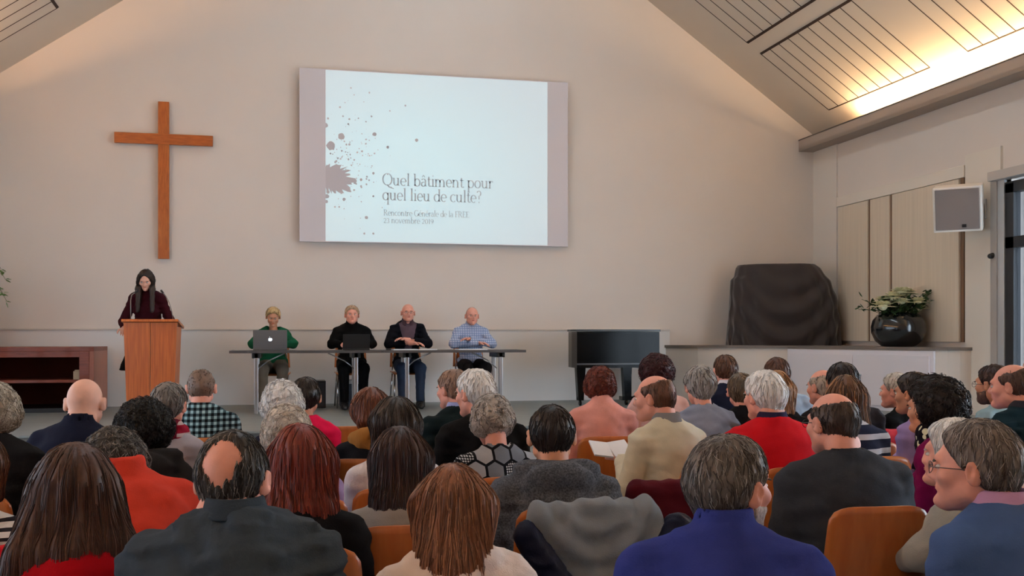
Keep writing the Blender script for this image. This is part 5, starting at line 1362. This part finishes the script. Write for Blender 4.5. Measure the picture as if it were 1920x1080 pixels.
# third row
aud('person with curly whitish hair in a black jacket at the left edge', 'curly-haired person in black at the left edge', -10, 717, 4.1, -8, (0, 4), 'f', ('curly', [(186, 176, 160), (220, 212, 198), (140, 130, 116)], {'th': .02}), 'fair', ('jacket', (34, 34, 38)), low=(30, 30, 36), b=1.1, drop=-0.02)
aud('woman with a round black afro in a dark grey coat', 'woman with the black afro', 272, 748, 4.1, -6, (-6, 2), 'f', ('afro', [(20, 17, 16), (34, 29, 27), (12, 10, 10)], {'th': .024}), 'dark', ('jacket', (52, 52, 54)), low=(26, 26, 30), hood=True, drop=-0.02)
aud('person with cropped grey hair wearing a red checked scarf', 'grey-haired person in the red checked scarf', 318, 715, 5.2, -14, (-24, 4), 'f', ('short', [(110, 106, 102), (158, 154, 150), (66, 62, 60)], {'th': .018}), 'pink', ('top', (168, 166, 178)), scarf=((150, 26, 50), 'redplaid'))
aud('crop-haired man in a blue and black plaid shirt', 'man in the plaid shirt', 377, 692, 6.2, 0, (0, 2), 'm', ('crew', [(110, 88, 74), (140, 116, 98), (78, 60, 50)]), 'pink', ('shirt', (120, 150, 160), 'plaid'), b=1.05)
aud('bald man in a dark navy sweater', 'bald man in navy', 160, 711, 4.7, -18, (-16, 8), 'm', None, 'fair', ('sweater', (30, 34, 56)), b=1.12, neck='stand', chub=.004, drop=-0.02)
aud('person with fluffy white hair in a navy jacket, left of the centre aisle', 'white-haired person in navy', 528, 712, 4.75, -4, (16, 6), 'f', ('curly', WHITE, {'th': .018}), 'pink', ('jacket', (36, 38, 62)), b=1.06)
aud('person with cream white wavy hair in a lilac top, beyond the copper-red hair', 'person in the lilac top', 536, 757, 4.0, 6, (16, 4), 'f', ('curly', [(206, 196, 184), (230, 222, 210), (160, 148, 136)], {'th': .016}), 'pink', ('top', (150, 130, 170)))
aud('person with short black hair in a bright pink top', 'person in bright pink', 574, 706, 6.0, -12, (-8, 4), 'f', ('short', DARK, {'th': .016}), 'tan', ('top', (216, 24, 76)))
aud('woman with auburn-brown hair bowed forward, in black with a gold scarf', 'woman in the gold scarf', 694, 727, 5.3, -12, (20, 34), 'f', ('bob', [(104, 58, 40), (136, 84, 60), (70, 38, 28)]), 'fair', ('top', (26, 28, 36)), scarf=((150, 104, 52),), lean=.08)
aud('woman with dark wavy hair and white sleeve, beyond the dark brown long hair', 'woman in the white top', 743, 741, 4.3, -2, (-4, 8), 'f', ('bob', [(50, 42, 38), (82, 70, 62), (30, 26, 24)], {'th': .03}), 'fair', ('top', (220, 212, 214)))
aud('man with side grey hair and blue collar in a dark green jacket', 'man in the dark green jacket', 849, 692, 6.0, 10, (46, 4), 'm', ('short', [(140, 112, 96), (170, 146, 130), (104, 80, 68)]), 'pink', ('jacket', (26, 42, 46)), collar=(150, 160, 210))
aud('white-haired man in a black leather jacket, facing left', 'white-haired man in black leather', 890, 690, 5.0, 8, (46, 6), 'm', ('short', WHITE, {'th': .016}), 'pink', ('jacket', (24, 24, 27)), b=1.06)
aud('woman with curly grey hair in a grey top patterned with hexagons', 'woman in the hexagon pattern top', 921, 738, 4.6, 4, (20, 14), 'f', ('curly', [(172, 164, 156), (210, 204, 198), (120, 112, 106)], {'th': .016}), 'pink', ('top', (150, 156, 166), 'hexagon'), b=1.06)
aud('bald man in a cream sweater in profile, holding white papers', 'man in the cream sweater', 1226, 705, 5.1, 24, (68, 6), 'm', ('ring', [(96, 66, 52), (120, 88, 70), (70, 48, 38)], {'by': .05, 'bz': .01}), 'pink', ('sweater', (206, 200, 178)), low=(22, 22, 26), b=1.12, collar=(130, 132, 138), lean=.05,
    arms=[((-.25, .04, .70), (-.05, .29, .82)), ((.25, .02, .68), (.10, .28, .70))])
aud('person with white hair in a bright red sweater', 'white-haired man in red', 1432, 693, 4.9, 0, (44, 4), 'm', ('short', WHITE, {'th': .020}), 'pink', ('sweater', (196, 24, 36)), collar=(46, 44, 76), b=1.16, swmul=1.05)
aud('woman with long highlighted brown hair in a navy and white striped top', 'woman in the navy striped top', 1586, 703, 5.3, -4, (10, 2), 'f', ('long', [(98, 68, 48), (176, 130, 90), (54, 38, 30)], {'L': .28, 'W': .10}), 'fair', ('top', (40, 46, 66), 'widestripe'))
aud('woman with big dark curly hair in a magenta sweater, in profile facing left', 'woman in the magenta sweater', 1745, 704, 4.5, 30, (72, 4), 'f', ('afro', [(30, 22, 22), (56, 38, 34), (18, 14, 14)], {'th': .04, 'fwd': -.02}), 'tan', ('sweater', (118, 14, 74)), scarf=((30, 26, 34), 'scarfprint'), b=1.1, drop=-0.02)
aud('balding man in a dark teal jacket, in profile at the right edge', 'man in the dark teal jacket', 1896, 684, 5.2, 10, (74, 4), 'm', ('ring', [(78, 56, 46), (104, 80, 66), (54, 38, 32)], {'by': .045}), 'pink', ('jacket', (28, 54, 66)), b=1.1, collar=(60, 62, 74))
# front rows
aud('woman with short auburn hair in a pale pink high-necked sweater', 'woman in the pink sweater', 1124, 686, 6.3, -8, (16, 4), 'f', ('curly', [(104, 44, 30), (136, 66, 46), (70, 28, 22)], {'th': .018}), 'fair', ('sweater', (224, 158, 148)), neck='turtle', b=1.02, swmul=1.04, drop=-0.01)
aud('person with bushy dark maroon hair in a pale pink top', 'person with bushy maroon hair', 1231, 664, 6.9, 0, (4, 0), 'f', ('afro', [(62, 22, 26), (88, 36, 38), (38, 14, 18)], {'th': .03}), 'fair', ('top', (222, 178, 168)))
aud('person with short grey hair in a grey-blue shirt', 'grey-haired person in the grey-blue shirt', 1311, 684, 5.95, 4, (24, 2), 'f', ('short', [(146, 144, 142), (190, 188, 186), (96, 94, 92)], {'th': .022}), 'pink', ('shirt', (134, 144, 166)), b=1.08)
aud('brown-haired man in a navy blazer with a white collar', 'man in the navy blazer', 1359, 665, 7.8, 0, (20, 0), 'm', ('short', [(88, 56, 38), (118, 80, 56), (56, 36, 26)]), 'pink', ('blazer', (36, 42, 66)), collar=(214, 210, 220))
aud('person with olive brown hair half hidden behind the white-haired man in red', 'olive brown-haired person', 1389, 699, 6.7, 4, (10, 0), 'm', ('short', [(96, 80, 62), (120, 102, 82), (66, 54, 42)]), 'pink', ('top', (24, 22, 26)))
aud('person with golden brown long hair in a black coat, right of the white hair', 'golden brown-haired person in black', 1456, 694, 5.9, 0, (-4, 0), 'f', ('long', [(150, 108, 72), (184, 142, 102), (104, 74, 50)], {'L': .20, 'W': .09}), 'fair', ('jacket', (22, 20, 24)), b=1.05)
aud('person with brown hair in a grey-blue shirt before the white cabinet', 'brown-haired person near the cabinet', 1456, 670, 7.3, -6, (20, 0), 'm', ('short', [(86, 56, 44), (112, 76, 60), (58, 38, 30)]), 'pink', ('shirt', (146, 160, 176)))
aud('elderly man with thin grey hair and bald top, facing left before the cabinet', 'thin-haired elderly man', 1541, 694, 6.6, 14, (48, 4), 'm', ('ring', [(170, 156, 142), (196, 184, 172), (130, 116, 104)]), 'pink', ('jacket', (40, 36, 40)))
aud('black-haired person in a dark jacket before the cabinet', 'black-haired person', 1580, 678, 6.0, -6, (10, 0), 'm', ('short', [(34, 26, 28), (52, 42, 40), (22, 18, 18)], {'th': .018}), 'tan', ('jacket', (40, 32, 34)))
aud('white-haired man in a black sweater facing left before the cabinet door', 'white-haired man facing left in black', 1680, 698, 6.8, 20, (68, 2), 'm', ('short', [(196, 190, 180), (220, 216, 208), (150, 142, 134)], {'th': .016}), 'pink', ('sweater', (26, 28, 32)))
aud('dark-haired person in a lilac shirt facing left, ahead of the magenta sweater', 'dark-haired person in lilac', 1712, 696, 5.5, 22, (64, 2), 'f', ('short', [(40, 30, 28), (62, 48, 42), (26, 20, 20)], {'th': .018}), 'tan', ('shirt', (158, 140, 196)))
aud('man with dark hair, beard and glasses in a pale blue shirt facing left', 'bearded man in the pale blue shirt', 1862, 683, 6.0, 16, (58, 2), 'm', ('short', [(54, 34, 30), (78, 54, 46), (36, 24, 22)], {'th': .010}), 'tan', ('shirt', (142, 174, 186)), beard=(84, 66, 58), glasses=(60, 46, 44))
aud('person with a flushed bald head in a grey jacket at the right edge', 'bald person at the right edge', 1940, 668, 6.9, 16, (40, 2), 'm', None, 'pink', ('jacket', (96, 100, 110)))

# the booklet the man in cream is holding
hm = next(o for o in S.objects if o.type == 'EMPTY' and str(o.get('label', '')).startswith('bald man in a cream'))
bp_ = Matrix.Translation(hm.location) @ Matrix.Rotation(hm.rotation_euler.z, 4, 'Z') @ Vector((-.05, .385, .865))
bm = B(); Mp = Matrix.Rotation(math.radians(24), 4, 'X')
for s in (-1, 1): bx(bm, *sorted((s * .001, s * .105)), -.075, .075, -.005, .005, .001, Matrix.Rotation(math.radians(s * -8), 4, 'Y') @ Mp)
tag(obj('booklet', bm, mat('white_paper', sp(232, 232, 236), .7), loc=bp_, rz=.0), 'open white booklet held by the man in the cream sweater', 'booklet')

# empty chairs in view
for px, topz, d, rz, lb in ((655, 0, 6.9, -.1, 'empty orange-brown plywood chair left of the woman in the gold scarf'), (785, 0, 7.3, -.05, 'empty plywood chair beyond the dark wavy hair, left of the dark green jacket'),
                            (1190, 0, 6.1, .1, 'empty plywood chair between the pink sweater and the man in cream'),):
    X, Y = at(px, d); chair(X, Y - .0, 0, rz, lb)
# coats hung over the back of the charcoal-hood man's chair
def coat(cx, cy, rz):
    t = thing('hanging_coat', 'grey and navy coat draped over the chair back behind the charcoal-hooded man', 'coat', (cx, cy, 0), rz)
    F_ = Fld(axis(-.34, .34, .009), axis(-.44, -.08, .009), axis(.36, .96, .009))
    F_.add(('c', V3(-.19, -.285, .86), V3(.19, -.285, .86), .036, .036), .03)
    F_.add(e_((0, -.325, .70), (.25, .05, .20)), .04); F_.add(('c', V3(-.20, -.30, .84), V3(-.26, -.32, .55), .05, .045), .04); F_.add(('c', V3(.20, -.30, .84), V3(.26, -.32, .55), .05, .045), .04)
    F_.add(('c', V3(-.12, -.34, .80), V3(0, -.37, .60), .03, .03), .04); F_.add(('c', V3(.12, -.34, .80), V3(0, -.37, .60), .03, .03), .04)
    X_, Y_, Z_ = F_.G(); r = np.sqrt((X_ * 1.1) ** 2 + (Z_ - .95) ** 2)
    F_.f = (F_.f + .006 * np.sin(r * 75 + 3 * X_) + .004 * noise3(X_, Y_, Z_, 25, 4)).astype(np.float32)
    V, Q = F_.mesh(); mk('coat_body', [(V, Q, 0)], [cloth((124, 134, 146), name='coat_cloth')], t)
    F_ = Fld(axis(-.38, .40, .009), axis(-.46, -.10, .009), axis(.30, .90, .009))
    F_.add(('c', V3(-.26, -.34, .80), V3(-.12, -.40, .56), .045, .06), .04); F_.add(('c', V3(-.12, -.40, .56), V3(.14, -.40, .58), .06, .06), .04); F_.add(('c', V3(.14, -.40, .60), V3(.30, -.34, .80), .06, .045), .04)
    F_.add(('c', V3(.30, -.33, .78), V3(.33, -.32, .48), .05, .05), .04)
    F_.add(e_((0, -.38, .44), (.24, .05, .14)), .04)
    X_, Y_, Z_ = F_.G(); F_.f = (F_.f + .006 * noise3(X_, Y_, Z_, 38, 8)).astype(np.float32)
    V, Q = F_.mesh(); mk('navy_lining', [(V, Q, 0)], [cloth((30, 36, 62), name='lining_cloth', rough=.5)], t)
_p = at(1060, 3.78); coat(_p[0], _p[1] - .0, .07)
X, Y = at(1652, 6.35); chair(X, Y, 0, .05, 'plywood chair with the coral red jacket hung over its back')
hung_jacket(X, Y, .05, 'coral red jacket hung over a chair back beside the navy striped top', (214, 66, 82), 'coral_cloth')
X, Y = at(1228, 4.2); chair(X, Y, 0, .0, 'plywood chair with the dark maroon coat hung over its back')
hung_jacket(X, Y, .0, 'dark maroon coat hung over a chair back behind the man in cream', (92, 26, 40), 'maroon_cloth', 9)
